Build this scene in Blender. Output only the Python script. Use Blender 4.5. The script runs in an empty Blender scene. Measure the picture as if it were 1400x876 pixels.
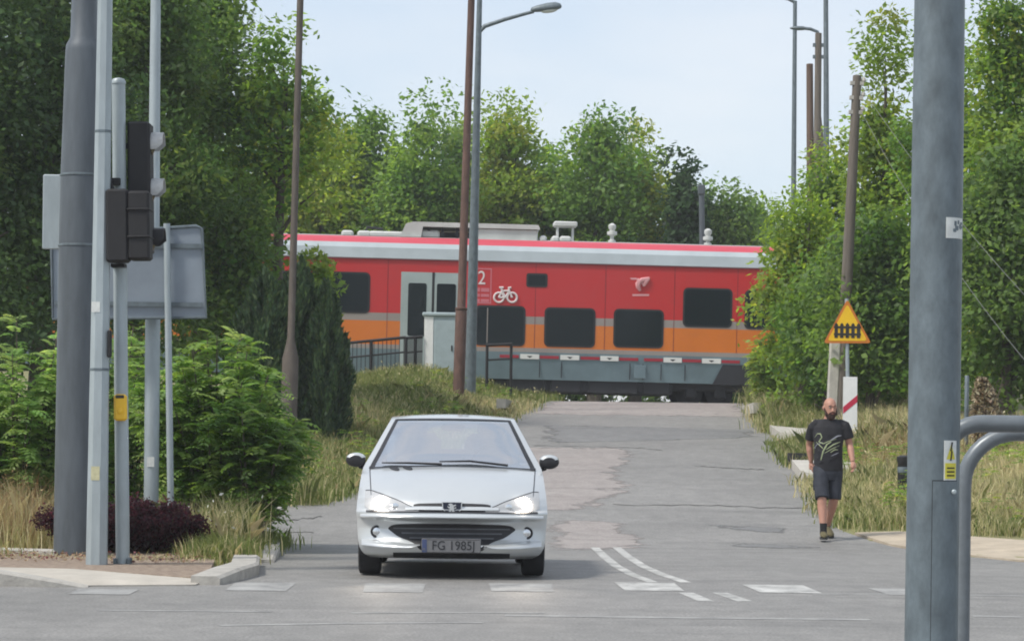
import bpy, bmesh, math, random
import numpy as np
from mathutils import Matrix, Vector
from mathutils.bvhtree import BVHTree
R = math.radians
PI = math.pi
C = bpy.context.scene.collection
random.seed(7)

# ------------------------------------------------------------------ camera model (metres; camera looks along +Y)
RHO, FPX, CX, HY, HC = R(0.7), 3600.0, 700.0, 604.0, 1.18
def at(px, py, d):
    x, y = (px-CX)*d/FPX, (HY-py)*d/FPX
    c, s = math.cos(RHO), math.sin(RHO)
    return Vector((x*c-y*s, d, HC+x*s+y*c))
def X(px, py, d): return at(px, py, d).x
def Z(px, py, d): return at(px, py, d).z

# ------------------------------------------------------------------ terrain
def sp(t, k): 
    t = np.asarray(t, float)/k
    return k*np.where(t > 30, t, np.log1p(np.exp(np.minimum(t, 30))))
def base(d): return 0.068*(sp(np.asarray(d, float)-31, .8)-sp(np.asarray(d, float)-63.3, .5))
def sst(t):
    t = np.clip(t, 0, 1); return t*t*(3-2*t)
LD, LX = [22.4, 25.3, 30.3, 30.7, 34.9, 35.4, 37, 46, 56, 64, 90], [-2.62, -2.46, -2.62, -4.6, -4.6, -2.5, -2.3, -1.1, 0.0, .85, 2.9]
RD, RX = [26.4, 27.2, 28.5, 30.4, 33, 37, 40, 50, 64, 90], [7.5, 5.6, 4.9, 4.45, 4.1, 4.3, 4.45, 4.95, 5.7, 7.2]
def xl(d): return np.where(np.asarray(d) < 22.3, -45., np.interp(d, LD, LX))
def xr(d): return np.where(np.asarray(d) < 26.3, 45., np.interp(d, RD, RX))
def ground(x, d):
    """height of the soil beside the road"""
    x = np.asarray(x, float); d = np.asarray(d, float)
    b = base(d)
    tl, tr = np.interp(d, LD, LX)-x, x-np.interp(d, RD, RX)
    hl = .55*sst((tl-.2)/2.6)*sst((d-38)/18)*sst((72-d)/6)
    hr = (.12*sst(tr/1.0)+.35*sst((tr-.5)/5))*sst((d-29)/8)
    return b+hl+hr+.02
def gz(x, d): return float(ground(x, d))
def G(px, py):
    lo = 8.
    for i in range(4000):
        p = at(px, py, lo)
        if p.z <= float(base(lo)): return p
        lo += .02
    return p

# ------------------------------------------------------------------ mesh builder
class MB:
    def __init__(s): s.v = []; s.f = []; s.m = []; s.mi = 0
    def add(s, vs, fs):
        o = len(s.v); s.v += [tuple(v) for v in vs]
        for f in fs: s.f.append(tuple(i+o for i in f)); s.m.append(s.mi)
    def box(s, c, size, rot=None):
        x, y, z = [k/2 for k in size]
        vs = [Vector((a*x, b*y, e*z)) for a in (-1, 1) for b in (-1, 1) for e in (-1, 1)]
        if rot is not None: vs = [rot @ v for v in vs]
        vs = [v+Vector(c) for v in vs]
        s.add(vs, [(0,1,3,2), (4,6,7,5), (0,4,5,1), (2,3,7,6), (0,2,6,4), (1,5,7,3)]); return s
    def cbox(s, c, size, b=.02):
        """box with chamfered edges"""
        x, y, z = [k/2 for k in size]; b = min(b, x*.9, y*.9, z*.9)
        prof = []
        for sx, sy in ((1,1), (-1,1), (-1,-1), (1,-1)):
            p = [(sx*(x-b), sy*y), (sx*x, sy*(y-b))]
            prof += p[::-1] if sx*sy > 0 else p
        rings = [[(px*(x-b)/x, py*(y-b)/y, -z) for px, py in prof], [(px, py, -z+b) for px, py in prof],
                 [(px, py, z-b) for px, py in prof], [(px*(x-b)/x, py*(y-b)/y, z) for px, py in prof]]
        s.loft([[Vector(p)+Vector(c) for p in r] for r in rings]); return s
    def loft(s, rings, caps=True, close=True):
        n = len(rings[0]); vs = [v for r in rings for v in r]; fs = []
        for i in range(len(rings)-1):
            for j in range(n if close else n-1):
                k = (j+1) % n
                fs.append((i*n+j, i*n+k, (i+1)*n+k, (i+1)*n+j))
        if caps: fs.append(tuple(range(n))[::-1]); fs.append(tuple(range((len(rings)-1)*n, len(rings)*n)))
        s.add(vs, fs); return s
    def tube(s, pts, r, seg=12, caps=True, ell=None):
        pts = [Vector(p) for p in pts]
        rs = list(r) if hasattr(r, '__len__') else [r]*len(pts)
        t0 = (pts[1]-pts[0]).normalized()
        a = t0.orthogonal().normalized()
        if abs(t0.z) > .5: a = Vector((1, 0, 0)); a = (a-t0*a.dot(t0)).normalized()
        rings = []
        for i, p in enumerate(pts):
            t = (pts[min(i+1, len(pts)-1)]-pts[max(i-1, 0)]).normalized()
            a = (a-t*a.dot(t)).normalized(); b = t.cross(a)
            e = 1 if ell is None else (ell[i] if hasattr(ell, '__len__') else ell)
            rings.append([p+a*rs[i]*math.cos(2*PI*k/seg)+b*rs[i]*e*math.sin(2*PI*k/seg) for k in range(seg)])
        s.loft(rings, caps); return s
    def lathe(s, c, prof, seg=24, axis='Z'):
        rings = []
        for r, h in prof:
            ring = []
            for k in range(seg):
                a = 2*PI*k/seg; u, v = r*math.cos(a), r*math.sin(a)
                p = {'Z': (u, v, h), 'X': (h, u, v), 'Y': (u, -h, v)}[axis]
                ring.append(Vector(p)+Vector(c))
            rings.append(ring)
        s.loft(rings); return s
    def prism(s, poly, origin, u, v, thick):
        """polygon (list of 2D) extruded along -(u x v).. by thick, front face at origin plane"""
        u, v, o = Vector(u), Vector(v), Vector(origin); n = u.cross(v).normalized()
        fr = [o+u*a+v*b for a, b in poly]; bk = [p-n*thick for p in fr]; k = len(poly)
        s.add(fr+bk, [tuple(range(k)), tuple(range(k, 2*k))[::-1]]+[(i, i+k, (i+1) % k+k, (i+1) % k) for i in range(k)]); return s
    def ball(s, c, r, seg=12, rings=8):
        r = (r, r, r) if not hasattr(r, '__len__') else r
        prof = [(math.sin(PI*i/rings), -math.cos(PI*i/rings)) for i in range(rings+1)]
        prof[0] = (.02, -1); prof[-1] = (.02, 1)
        s.loft([[Vector((c[0]+r[0]*q*math.cos(2*PI*k/seg), c[1]+r[1]*q*math.sin(2*PI*k/seg), c[2]+r[2]*h)) for k in range(seg)] for q, h in prof]); return s
    def grid(s, rows, flip=False):
        n = len(rows[0]); vs = [v for r in rows for v in r]; fs = []
        for i in range(len(rows)-1):
            for j in range(n-1):
                q = (i*n+j, i*n+j+1, (i+1)*n+j+1, (i+1)*n+j)
                fs.append(q[::-1] if flip else q)
        s.add(vs, fs); return s
    def pieces(s):
        par = list(range(len(s.v)))
        def find(i):
            while par[i] != i: par[i] = par[par[i]]; i = par[i]
            return i
        for f in s.f:
            for k in f[1:]: par[find(k)] = find(f[0])
        gr = {}
        for f, m in zip(s.f, s.m): gr.setdefault(find(f[0]), []).append((f, m))
        out = []
        for fs in gr.values():
            q = MB(); mp_ = {}
            for f, m in fs:
                for k in f:
                    if k not in mp_: mp_[k] = len(q.v); q.v.append(s.v[k])
                q.f.append(tuple(mp_[k] for k in f)); q.m.append(m)
            out.append(q)
        return out
    def build_each(s, name, mats, parent=None, **k):
        return [q.build(name, mats, parent, **k) for q in s.pieces()]
    def build(s, name, mats, parent=None, smooth=True, auto=40, fixn=True):
        me = bpy.data.meshes.new(name)
        me.from_pydata(s.v, [], s.f)
        for m in (mats if isinstance(mats, (list, tuple)) else [mats]): me.materials.append(m)
        me.polygons.foreach_set('material_index', s.m)
        if fixn:
            bm = bmesh.new(); bm.from_mesh(me); bmesh.ops.recalc_face_normals(bm, faces=bm.faces); bm.to_mesh(me); bm.free()
        if smooth:
            me.polygons.foreach_set('use_smooth', [True]*len(me.polygons))
            if auto: me.set_sharp_from_angle(angle=R(auto))
        return link(name, me, parent)
def link(name, me, parent=None):
    o = bpy.data.objects.new(name, me); C.objects.link(o)
    if parent is not None: o.parent = parent
    return o
def thing(name, label, cat, loc=(0, 0, 0), rot=(0, 0, 0), group=None):
    o = bpy.data.objects.new(name, None); C.objects.link(o)
    o.empty_display_size = .2
    o.location = loc; o.rotation_euler = rot
    return tag(o, label, cat, group)
def tag(o, label=None, cat=None, group=None, kind=None):
    for k, v in (('label', label), ('category', cat), ('group', group), ('kind', kind)):
        if v: o[k] = v
    return o
def struct(o): o['kind'] = 'structure'; return o
def copy_tree(o, parent=None):
    c = o.copy(); C.objects.link(c)
    if parent is not None: c.parent = parent
    for ch in [k for k in o.children]: copy_tree(ch, c)
    return c

# ------------------------------------------------------------------ materials
def mat(name, col, rough=.6, metal=0., var=.12, scale=6., bump=0., bscale=None, spec=None, coat=0., stretch=(1, 1, 1), var2=None):
    m = bpy.data.materials.new(name); m.use_nodes = True
    nt = m.node_tree; N = nt.nodes; L = nt.links; P = N['Principled BSDF']
    P.inputs['Roughness'].default_value = rough; P.inputs['Metallic'].default_value = metal
    if spec is not None: P.inputs['Specular IOR Level'].default_value = spec
    if coat: P.inputs['Coat Weight'].default_value = coat; P.inputs['Coat Roughness'].default_value = .06
    tc = N.new('ShaderNodeTexCoord'); mp = N.new('ShaderNodeMapping'); L.new(tc.outputs['Object'], mp.inputs[0])
    mp.inputs['Scale'].default_value = stretch
    no = N.new('ShaderNodeTexNoise'); L.new(mp.outputs[0], no.inputs['Vector'])
    no.inputs['Scale'].default_value = scale; no.inputs['Detail'].default_value = 6; no.inputs['Roughness'].default_value = .65
    rp = N.new('ShaderNodeValToRGB'); L.new(no.outputs['Fac'], rp.inputs[0])
    rp.color_ramp.elements[0].position = .3; rp.color_ramp.elements[1].position = .7
    c2 = var2 if var2 else tuple(min(1, c*(1+var)) for c in col)
    rp.color_ramp.elements[0].color = (*[c*(1-var) for c in col], 1); rp.color_ramp.elements[1].color = (*c2, 1)
    L.new(rp.outputs[0], P.inputs['Base Color'])
    if bump:
        n2 = N.new('ShaderNodeTexNoise'); L.new(mp.outputs[0], n2.inputs['Vector'])
        n2.inputs['Scale'].default_value = bscale or scale*6; n2.inputs['Detail'].default_value = 4
        b = N.new('ShaderNodeBump'); b.inputs['Strength'].default_value = bump; b.inputs['Distance'].default_value = .02
        L.new(n2.outputs['Fac'], b.inputs['Height']); L.new(b.outputs[0], P.inputs['Normal'])
    return m
def leafmat(name, trans=.35, rough=.5):
    m = bpy.data.materials.new(name); m.use_nodes = True
    nt = m.node_tree; N = nt.nodes; L = nt.links; P = N['Principled BSDF']; out = N['Material Output']
    at_ = N.new('ShaderNodeAttribute'); at_.attribute_name = 'leaf_colour'
    P.inputs['Roughness'].default_value = rough; P.inputs['Specular IOR Level'].default_value = .35
    L.new(at_.outputs['Color'], P.inputs['Base Color'])
    t = N.new('ShaderNodeBsdfTranslucent'); hs = N.new('ShaderNodeHueSaturation')
    hs.inputs['Hue'].default_value = .485; hs.inputs['Saturation'].default_value = 1.1; hs.inputs['Value'].default_value = 1.75
    L.new(at_.outputs['Color'], hs.inputs['Color']); L.new(hs.outputs[0], t.inputs['Color'])
    mx = N.new('ShaderNodeMixShader'); mx.inputs[0].default_value = trans
    L.new(P.outputs[0], mx.inputs[1]); L.new(t.outputs[0], mx.inputs[2]); L.new(mx.outputs[0], out.inputs['Surface'])
    return m
def emis(name, col, strength):
    m = bpy.data.materials.new(name); m.use_nodes = True; P = m.node_tree.nodes['Principled BSDF']
    P.inputs['Base Color'].default_value = (*col, 1); P.inputs['Emission Color'].default_value = (*col, 1)
    P.inputs['Emission Strength'].default_value = strength; return m
M = {}
M['galv'] = mat('galvanised_steel', (.34, .39, .41), .5, .25, .14, 9, .05, stretch=(1, 1, .25))
M['galv_dim'] = mat('weathered_galvanised_steel', (.125, .155, .172), .5, .2, .3, 11, .12, stretch=(1, 1, .5))
M['darkgrey'] = mat('dark_grey_paint', (.085, .1, .115), .5, .1, .25, 8, .03, stretch=(1, 1, .2))
M['railpaint'] = mat('grey_rail_paint', (.15, .17, .185), .38, .2, .15, 12)
M['black'] = mat('black_plastic', (.018, .018, .02), .5, 0, .2, 20)
M['blackm'] = mat('matt_black_housing', (.011, .011, .013), .7, 0, .25, 12)
M['rust'] = mat('rusty_steel', (.105, .058, .045), .8, .1, .35, 10, .2, stretch=(1, 1, .3))
M['brownpole'] = mat('brown_weathered_steel', (.105, .088, .075), .8, .1, .3, 8, .15, stretch=(1, 1, .3))
M['wood'] = mat('weathered_pole_wood', (.135, .115, .095), .85, 0, .3, 14, .3, stretch=(1, 1, .08))
M['woodred'] = mat('brown_pole_wood', (.115, .075, .055), .85, 0, .3, 14, .3, stretch=(1, 1, .08))
M['concrete'] = mat('pale_concrete', (.43, .41, .37), .85, 0, .18, 5, .2)
M['kerb'] = mat('kerb_concrete', (.36, .345, .315), .85, 0, .22, 6, .25)
M['paving'] = mat('sandy_paving', (.42, .39, .34), .9, 0, .15, 3, .2)
M['white'] = mat('white_paint', (.78, .78, .76), .5, 0, .05, 8)
M['signred'] = mat('sign_red', (.5, .02, .06), .45, 0, .08, 8)
M['yellow'] = mat('yellow_plastic', (.78, .47, .02), .45, 0, .06, 10)
M['signyellow'] = mat('sign_yellow', (.82, .50, .006), .4, 0, .08, 5)
M['signorange'] = mat('sign_orange_border', (.55, .17, .015), .45, 0, .1, 6)
M['sticker'] = mat('sticker_white', (.62, .64, .62), .5, 0, .12, 25)
M['stickeryel'] = mat('sticker_yellow', (.62, .56, .06), .5, 0, .1, 25)
M['stickerpale'] = mat('faded_yellow_sticker', (.50, .48, .30), .5, 0, .15, 25)
M['ink'] = mat('black_ink', (.02, .018, .015), .6, 0, .1, 10)
M['leaf'] = leafmat('leaves', .55)
M['needle'] = leafmat('conifer_sprays', .3, .65)
M['blade'] = leafmat('grass_blades', .3, .6)
M['hoodgrey'] = mat('sunlit_grey_hood', (.42, .43, .43), .6, 0, .15, 15)  # pale tone paints sunlight falling on the tops of the upper hoods
M['lens'] = mat('unlit_lens', (.03, .02, .02), .25, 0, .1, 15)
M['signback'] = mat('bare_aluminium_sign_back', (.25, .29, .335), .45, .3, .1, 3)
M['wirem'] = mat('aluminium_wire', (.20, .20, .20), .6, .3, .05, 5)
M['cab'] = mat('cabinet_paint', (.34, .41, .43), .55, 0, .1, 4)
M['bark'] = mat('bark', (.11, .09, .07), .9, 0, .3, 12, .5, stretch=(1, 1, .2))

# ------------------------------------------------------------------ vegetation
def mesh_np(name, V, Fq, colors, material, parent=None):
    """V (n,3), Fq (m,k) equal-size faces, colors (n,3)"""
    me = bpy.data.meshes.new(name); n, m, k = len(V), len(Fq), Fq.shape[1]
    me.vertices.add(n); me.vertices.foreach_set('co', V.astype(np.float32).ravel())
    me.loops.add(m*k); me.loops.foreach_set('vertex_index', Fq.astype(np.int32).ravel())
    me.polygons.add(m); me.polygons.foreach_set('loop_start', np.arange(0, m*k, k, dtype=np.int32))
    me.polygons.foreach_set('loop_total', np.full(m, k, dtype=np.int32))
    a = me.color_attributes.new('leaf_colour', 'FLOAT_COLOR', 'POINT')
    a.data.foreach_set('color', np.hstack([colors, np.ones((n, 1))]).astype(np.float32).ravel())
    me.materials.append(material); me.update(calc_edges=True); me.validate()
    return link(name, me, parent)
def norm(a): return a/np.maximum(np.linalg.norm(a, axis=-1, keepdims=True), 1e-9)
def leaf_quads(c, ax, nr, ln, wd):
    b = norm(np.cross(nr, ax)); ln = ln[:, None]; wd = wd[:, None]
    V = np.stack([c-ax*ln*.5, c+b*wd*.5-ax*ln*.05, c+ax*ln*.5, c-b*wd*.5-ax*ln*.05], 1).reshape(-1, 3)
    return V, np.arange(len(c)*4).reshape(-1, 4)
def pal_pick(rng, pal, n, var):
    pal = np.array(pal); col = pal[rng.integers(0, len(pal), n)]
    return np.clip(col*np.exp(rng.normal(0, var, (n, 1)))*np.exp(rng.normal(0, var*.22, (n, 3))), .003, .8)
GREEN_MID = [(.115, .215, .042), (.14, .24, .046), (.095, .185, .04), (.165, .26, .05)]
GREEN_YEL = [(.175, .27, .045), (.21, .31, .05), (.145, .235, .042), (.26, .31, .055)]
GREEN_DARK = [(.11, .19, .05), (.135, .215, .054), (.09, .16, .046), (.16, .24, .056)]
GREEN_DEEP = [(.07, .125, .045), (.088, .15, .05), (.058, .105, .042), (.105, .17, .05)]
GREEN_FRESH = [(.18, .30, .085), (.22, .335, .095), (.15, .26, .075), (.26, .36, .11)]
def crown(rng, c, rad, n_clump, per, clump, leaf, pal, cut=-.75, core=.45, lump=.28, up=.35, var=.16, spread=1.0, taper=0.):
    """clumps of leaves through an uneven ellipsoid; returns arrays and clump centres"""
    rad = np.array(rad, float); cc = []
    ph = rng.uniform(0, 6.28, 6)
    while len(cc) < n_clump:
        u = norm(rng.normal(size=3)); 
        if u[2] < cut: continue
        az = math.atan2(u[1], u[0])
        w = 1+lump*(math.sin(2*az+ph[0]+2*u[2])*.5+math.sin(3*az+ph[1]-3*u[2])*.5+math.sin(5*u[2]+ph[2]+az)*.5)
        r = rng.uniform(core, 1)**.6*w
        cc.append(u*r)
    na = n_clump//6; cc = np.array(cc); cc[:na] = np.stack([rng.normal(0, .16, na), rng.normal(0, .16, na), np.linspace(-.55, .93, na)], 1)
    cc[:, :2] *= np.clip(1-taper*(cc[:, 2:3]+.35), .12, 1.25); cc = cc*rad+np.array(c)
    n = n_clump*per
    ci = np.repeat(np.arange(n_clump), per)
    cs = clump*rng.uniform(.6, 1.35, n_clump)
    u_ = norm(rng.normal(size=(n, 3))); off = u_*(rng.uniform(.15, 1, (n, 1))**.5)*np.array([.95, .95, .62])*spread+rng.normal(0, .1, (n, 3))
    off[:, 2] -= .25*np.maximum(0, np.hypot(off[:, 0], off[:, 1])-.2)          # sprays droop outwards
    P = cc[ci]+off*cs[ci][:, None]
    ax = norm(off*np.array([1, 1, .4])+rng.normal(size=(n, 3))*.6+np.array([0, 0, -.15]))
    nr = norm(rng.normal(size=(n, 3))*.55+u_*1.1+np.array([0, 0, up*2.2]))
    ln = leaf*rng.uniform(.6, 1.35, n); wd = ln*rng.uniform(.45, .7, n)
    V, Fq = leaf_quads(P, ax, nr, ln, wd)
    col = pal_pick(rng, pal, n_clump, var*.8)[ci]*np.exp(rng.normal(0, var, (n, 1)))
    return V, Fq, np.repeat(col, 4, 0), cc
def tree(name, label, cat, x, d, top, rx, ry=None, low=1.2, clumps=90, per=130, clump=.8, leaf=.16, pal=GREEN_MID, seed=1,
         group=None, trunk=None, core=.4, lump=.28, cut=-.8, limbs=16, var=.16, spread=1.0, twig=0, taper=.35):
    rng = np.random.default_rng(seed); z0 = gz(x, d); Ht = top-z0; ry = ry or rx
    root = thing(name, label, cat, (x, d, z0-.03), group=group)
    zc, rz = (low+Ht)/2, (Ht-low)/2
    V, Fq, col, cc = crown(rng, (0, 0, zc), (rx, ry, rz*.95), clumps, per, clump, leaf, pal, cut, core, lump, var=var, spread=spread, taper=taper)
    mesh_np('crown', V, Fq, col, M['leaf'], root)
    mb = MB(); tr = trunk or Ht*.018+.03
    lean = rng.normal(0, .12, 2)
    axis = [Vector((lean[0]*t*t*2, lean[1]*t*t*2, Ht*.86*t)) for t in np.linspace(0, 1, 7)]
    mb.tube(axis, [tr*1.35]+[tr*(1-.85*t) for t in np.linspace(.12, 1, 6)], 10)
    lm = mb
    for i in rng.choice(len(cc), min(limbs, len(cc)), replace=False):
        e = Vector(cc[i]); zs = min(max(low*.5, e.z-.55*math.hypot(e.x, e.y)-.3), Ht*.8)
        t = zs/(Ht*.86); s0 = Vector((lean[0]*t*t*2, lean[1]*t*t*2, zs))
        mid = (s0+e)/2+Vector((0, 0, .12*(e-s0).length))
        r0 = tr*(1-.85*t)*.5
        lm.tube([s0, mid, e], [r0, r0*.6, r0*.18], 6)
    lm.build('trunk', M['bark'], root)
    return root
def fronds(rng, P, D, L, droop, pal, pairs=6, wide=.3, var=.14):
    """pinnate leaves: many leaflets along drooping stalks"""
    n = len(P); up = np.array([0, 0, 1.]); S = norm(np.cross(D, up)+rng.normal(0, .08, (n, 3)))
    cs, axs, nrs, lns = [], [], [], []
    for k in range(1, pairs+1):
        t = k/(pairs+.3)
        q = P+D*(L*t)[:, None]; q[:, 2] -= droop*L*t*t
        tang = norm(D-up*(2*droop*t)[:, None])
        for sgn in (-1, 1):
            a = norm(S*sgn+tang*.5-up*.25)
            ll = L*(wide*(1.15-.9*abs(t-.45)))
            cs.append(q+a*(ll*.5)[:, None]); axs.append(a); nrs.append(norm(np.cross(a, tang)*-sgn+rng.normal(0, .2, (n, 3)))); lns.append(ll)
    cs, axs, nrs, lns = map(np.concatenate, (cs, axs, nrs, lns))
    V, Fq = leaf_quads(cs, axs, nrs, lns, lns*.44)
    col = pal_pick(rng, pal, n, var); col = np.tile(col, (pairs*2, 1))*np.exp(rng.normal(0, .06, (n*pairs*2, 1)))
    return V, Fq, np.repeat(col, 4, 0)
def frond_shrub(name, label, x, d, w, h, n, L, pal, seed, group=None, dep=None, low=.1):
    rng = np.random.default_rng(seed); root = thing(name, label, 'shrub', (x, d, gz(x, d)), group=group); dep = dep or w
    nb = max(5, n//55); tips = []; st = MB()
    for i in range(nb):
        a = rng.uniform(0, 6.28); r = rng.uniform(.05, 1)**.5; hh = h*(1-.45*r*r)*rng.uniform(.72, 1.03)
        e = Vector((w/2*r*math.cos(a), dep/2*r*math.sin(a), hh))
        tips.append(e); b = Vector((e.x*.25, e.y*.25, 0)); st.tube([b, Vector((e.x*.55, e.y*.55, hh*.55)), e], [.022, .015, .005], 5)
    st.build('stems', M['bark'], root)
    P, D = [], []
    for i in range(n):
        e = tips[rng.integers(nb)]; t = rng.uniform(.18, 1)**.75
        b = Vector((e.x*.25, e.y*.25, 0)); p = b.lerp(e, t); a = rng.uniform(0, 6.28)
        dv = Vector((math.cos(a)+e.x*.6, math.sin(a)+e.y*.6, .35+.6*t)).normalized()
        P.append(p); D.append(dv)
    V, Fq, col = fronds(rng, np.array(P), np.array(D), L*rng.uniform(.65, 1.25, n), rng.uniform(.35, .8, n), pal)
    V[:, 2] = np.maximum(V[:, 2], .02)
    mesh_np('foliage', V, Fq, col, M['leaf'], root); return root
TAN = [(.36, .26, .13), (.42, .32, .17), (.30, .22, .11), (.34, .27, .13)]
STRAW = [(.56, .50, .28), (.50, .46, .25), (.62, .56, .35), (.42, .41, .19)]
GRASS = [(.15, .20, .055), (.19, .235, .07), (.13, .165, .05), (.23, .25, .09)]
def blades(name, area, n, h, wd, pal, seed, hvar=.35, lean=.3, heads=0, headcol=None, headsize=.03, label=None):
    """area: function(rng, n) -> x, d.  One object of grass that nobody could count"""
    rng = np.random.default_rng(seed); x, d = area(rng, n); n = len(x)
    # tufts: pull the blades together and vary height in broad patches
    patch = .72+.38*np.sin(x*1.7+1.3*np.sin(d*.6+seed))*np.sin(d*.45+seed)+rng.normal(0, .12, n)
    hh = h*np.clip(patch, .35, 1.5)*np.exp(np.clip(rng.normal(0, hvar, n), -1, .4)); z = ground(x, d)-.02
    P = np.stack([x, d, z], 1); a = rng.uniform(0, 6.28, n); w = wd*rng.uniform(.6, 1.4, n)
    s = np.stack([np.cos(a), np.sin(a), a*0], 1)
    ln = rng.normal(0, lean, (n, 2)); mid = P+np.stack([ln[:, 0]*hh*.3, ln[:, 1]*hh*.3, hh*.6], 1)
    tip = P+np.stack([ln[:, 0]*hh, ln[:, 1]*hh, hh*(1-.25*np.minimum(1, np.hypot(ln[:, 0], ln[:, 1])))], 1)
    V = np.stack([P-s*w[:, None]/2, P+s*w[:, None]/2, mid+s*w[:, None]*.4, tip, mid-s*w[:, None]*.4], 1).reshape(-1, 3)
    mixv = np.clip(.5+.5*np.sin(x*.9+seed*2)*np.sin(d*.37+seed)+rng.normal(0, .3, n), 0, .999)
    pal = np.array(pal); col = pal[(mixv*len(pal)).astype(int)]*np.exp(rng.normal(0, .16, (n, 1)))
    col = np.repeat(col, 5, 0); Fq = np.arange(n*5).reshape(-1, 5)
    o = mesh_np(name, V, Fq, col, M['blade'])
    if heads:
        k = rng.choice(n, heads, replace=False); c = tip[k]; m = len(k)
        V2, F2 = leaf_quads(c, norm(rng.normal(size=(m, 3))+[0, -.5, 1.]), norm(rng.normal(size=(m, 3))), np.full(m, headsize*2.2)*rng.uniform(.6, 1.3, m), np.full(m, headsize))
        c2 = np.repeat(pal_pick(rng, headcol, m, .1), 4, 0)
        me = o.data; allV = np.vstack([V, V2]); 
        # heads as a second face set: rebuild as quads (blades keep 5 corners)
        bpy.data.objects.remove(o); bpy.data.meshes.remove(me)
        me = bpy.data.meshes.new(name); nv = len(allV)
        li = np.concatenate([Fq.ravel(), (F2+len(V)).ravel()]).astype(np.int32)
        tot = np.concatenate([np.full(n, 5), np.full(m, 4)]).astype(np.int32); st = np.concatenate([[0], np.cumsum(tot)[:-1]]).astype(np.int32)
        me.vertices.add(nv); me.vertices.foreach_set('co', allV.astype(np.float32).ravel())
        me.loops.add(len(li)); me.loops.foreach_set('vertex_index', li)
        me.polygons.add(len(tot)); me.polygons.foreach_set('loop_start', st); me.polygons.foreach_set('loop_total', tot)
        ca = me.color_attributes.new('leaf_colour', 'FLOAT_COLOR', 'POINT')
        ca.data.foreach_set('color', np.hstack([np.vstack([col, c2]), np.ones((nv, 1))]).astype(np.float32).ravel())
        me.materials.append(M['blade']); me.update(calc_edges=True); me.validate(); o = link(name, me)
    o['kind'] = 'stuff'
    if label: o['label'] = label; o['category'] = 'grass'
    return o
def rect(x0, x1, d0, d1): return lambda rng, n: (rng.uniform(x0, x1, n), rng.uniform(d0, d1, n))
def clumpy(f, k=14, s=.13):
    """gathers the blades of an area into tufts"""
    def g(rng, n):
        x, d = f(rng, max(1, n//k)); x = np.repeat(x, k); d = np.repeat(d, k)
        return x+rng.normal(0, s, len(x)), d+rng.normal(0, s, len(d))
    return g
def text_mesh(name, s, size, m, parent, origin, u=(1, 0, 0), v=(0, 0, 1), depth=.003, sx=1.0, align='CENTER'):
    cu = bpy.data.curves.new('lettering', 'FONT'); cu.body = s; cu.size = size; cu.extrude = depth; cu.align_x = align; cu.align_y = 'CENTER'
    ob = bpy.data.objects.new('lettering', cu); C.objects.link(ob)
    dg = bpy.context.evaluated_depsgraph_get(); me = bpy.data.meshes.new_from_object(ob.evaluated_get(dg))
    bpy.data.objects.remove(ob); me.materials.clear(); me.materials.append(m)
    u, v = Vector(u), Vector(v); n = u.cross(v)
    mt = Matrix.Translation(Vector(origin)) @ Matrix((u, v, n)).transposed().to_4x4() @ Matrix.Diagonal((sx, 1, 1, 1))
    me.transform(mt); return link(name, me, parent)
# ------------------------------------------------------------------ ground, road, kerbs, markings
def soil_material():
    m = mat('dry_grassy_soil', (.26, .23, .12), .95, 0, .3, 1.2, .4, 30, var2=(.20, .21, .085)); return m
xs = np.concatenate([[-300, -120, -60], np.arange(-45, -10, 2.5), np.arange(-10, 14, .35), np.arange(14, 45, 2.5), [60, 120, 300]])
ds = np.concatenate([[-60, -20, 0, 10], np.arange(14, 22, 2), np.arange(22, 80, .5), np.arange(80, 130, 5), [180, 260, 400]])
gx, gd = np.meshgrid(xs, ds); gzv = ground(gx, gd)
inside = ((gx > np.where(gd < 22.6, -60, np.interp(gd, LD, LX))-.02) & (gx < np.where(gd < 26.3, 60, np.interp(gd, RD, RX))+.02) & (gd < 72))
gzv = np.where(inside, base(gd)-.09, gzv)
near_l = (gx < np.interp(gd, LD, LX)) & (gd >= 22) & (gd < 24.6); gzv = np.where(near_l, -.02, gzv)
mb = MB(); mb.grid([[(gx[i, j], gd[i, j], gzv[i, j]) for j in range(len(xs))] for i in range(len(ds))])
struct(mb.build('ground', soil_material(), auto=0))

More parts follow.
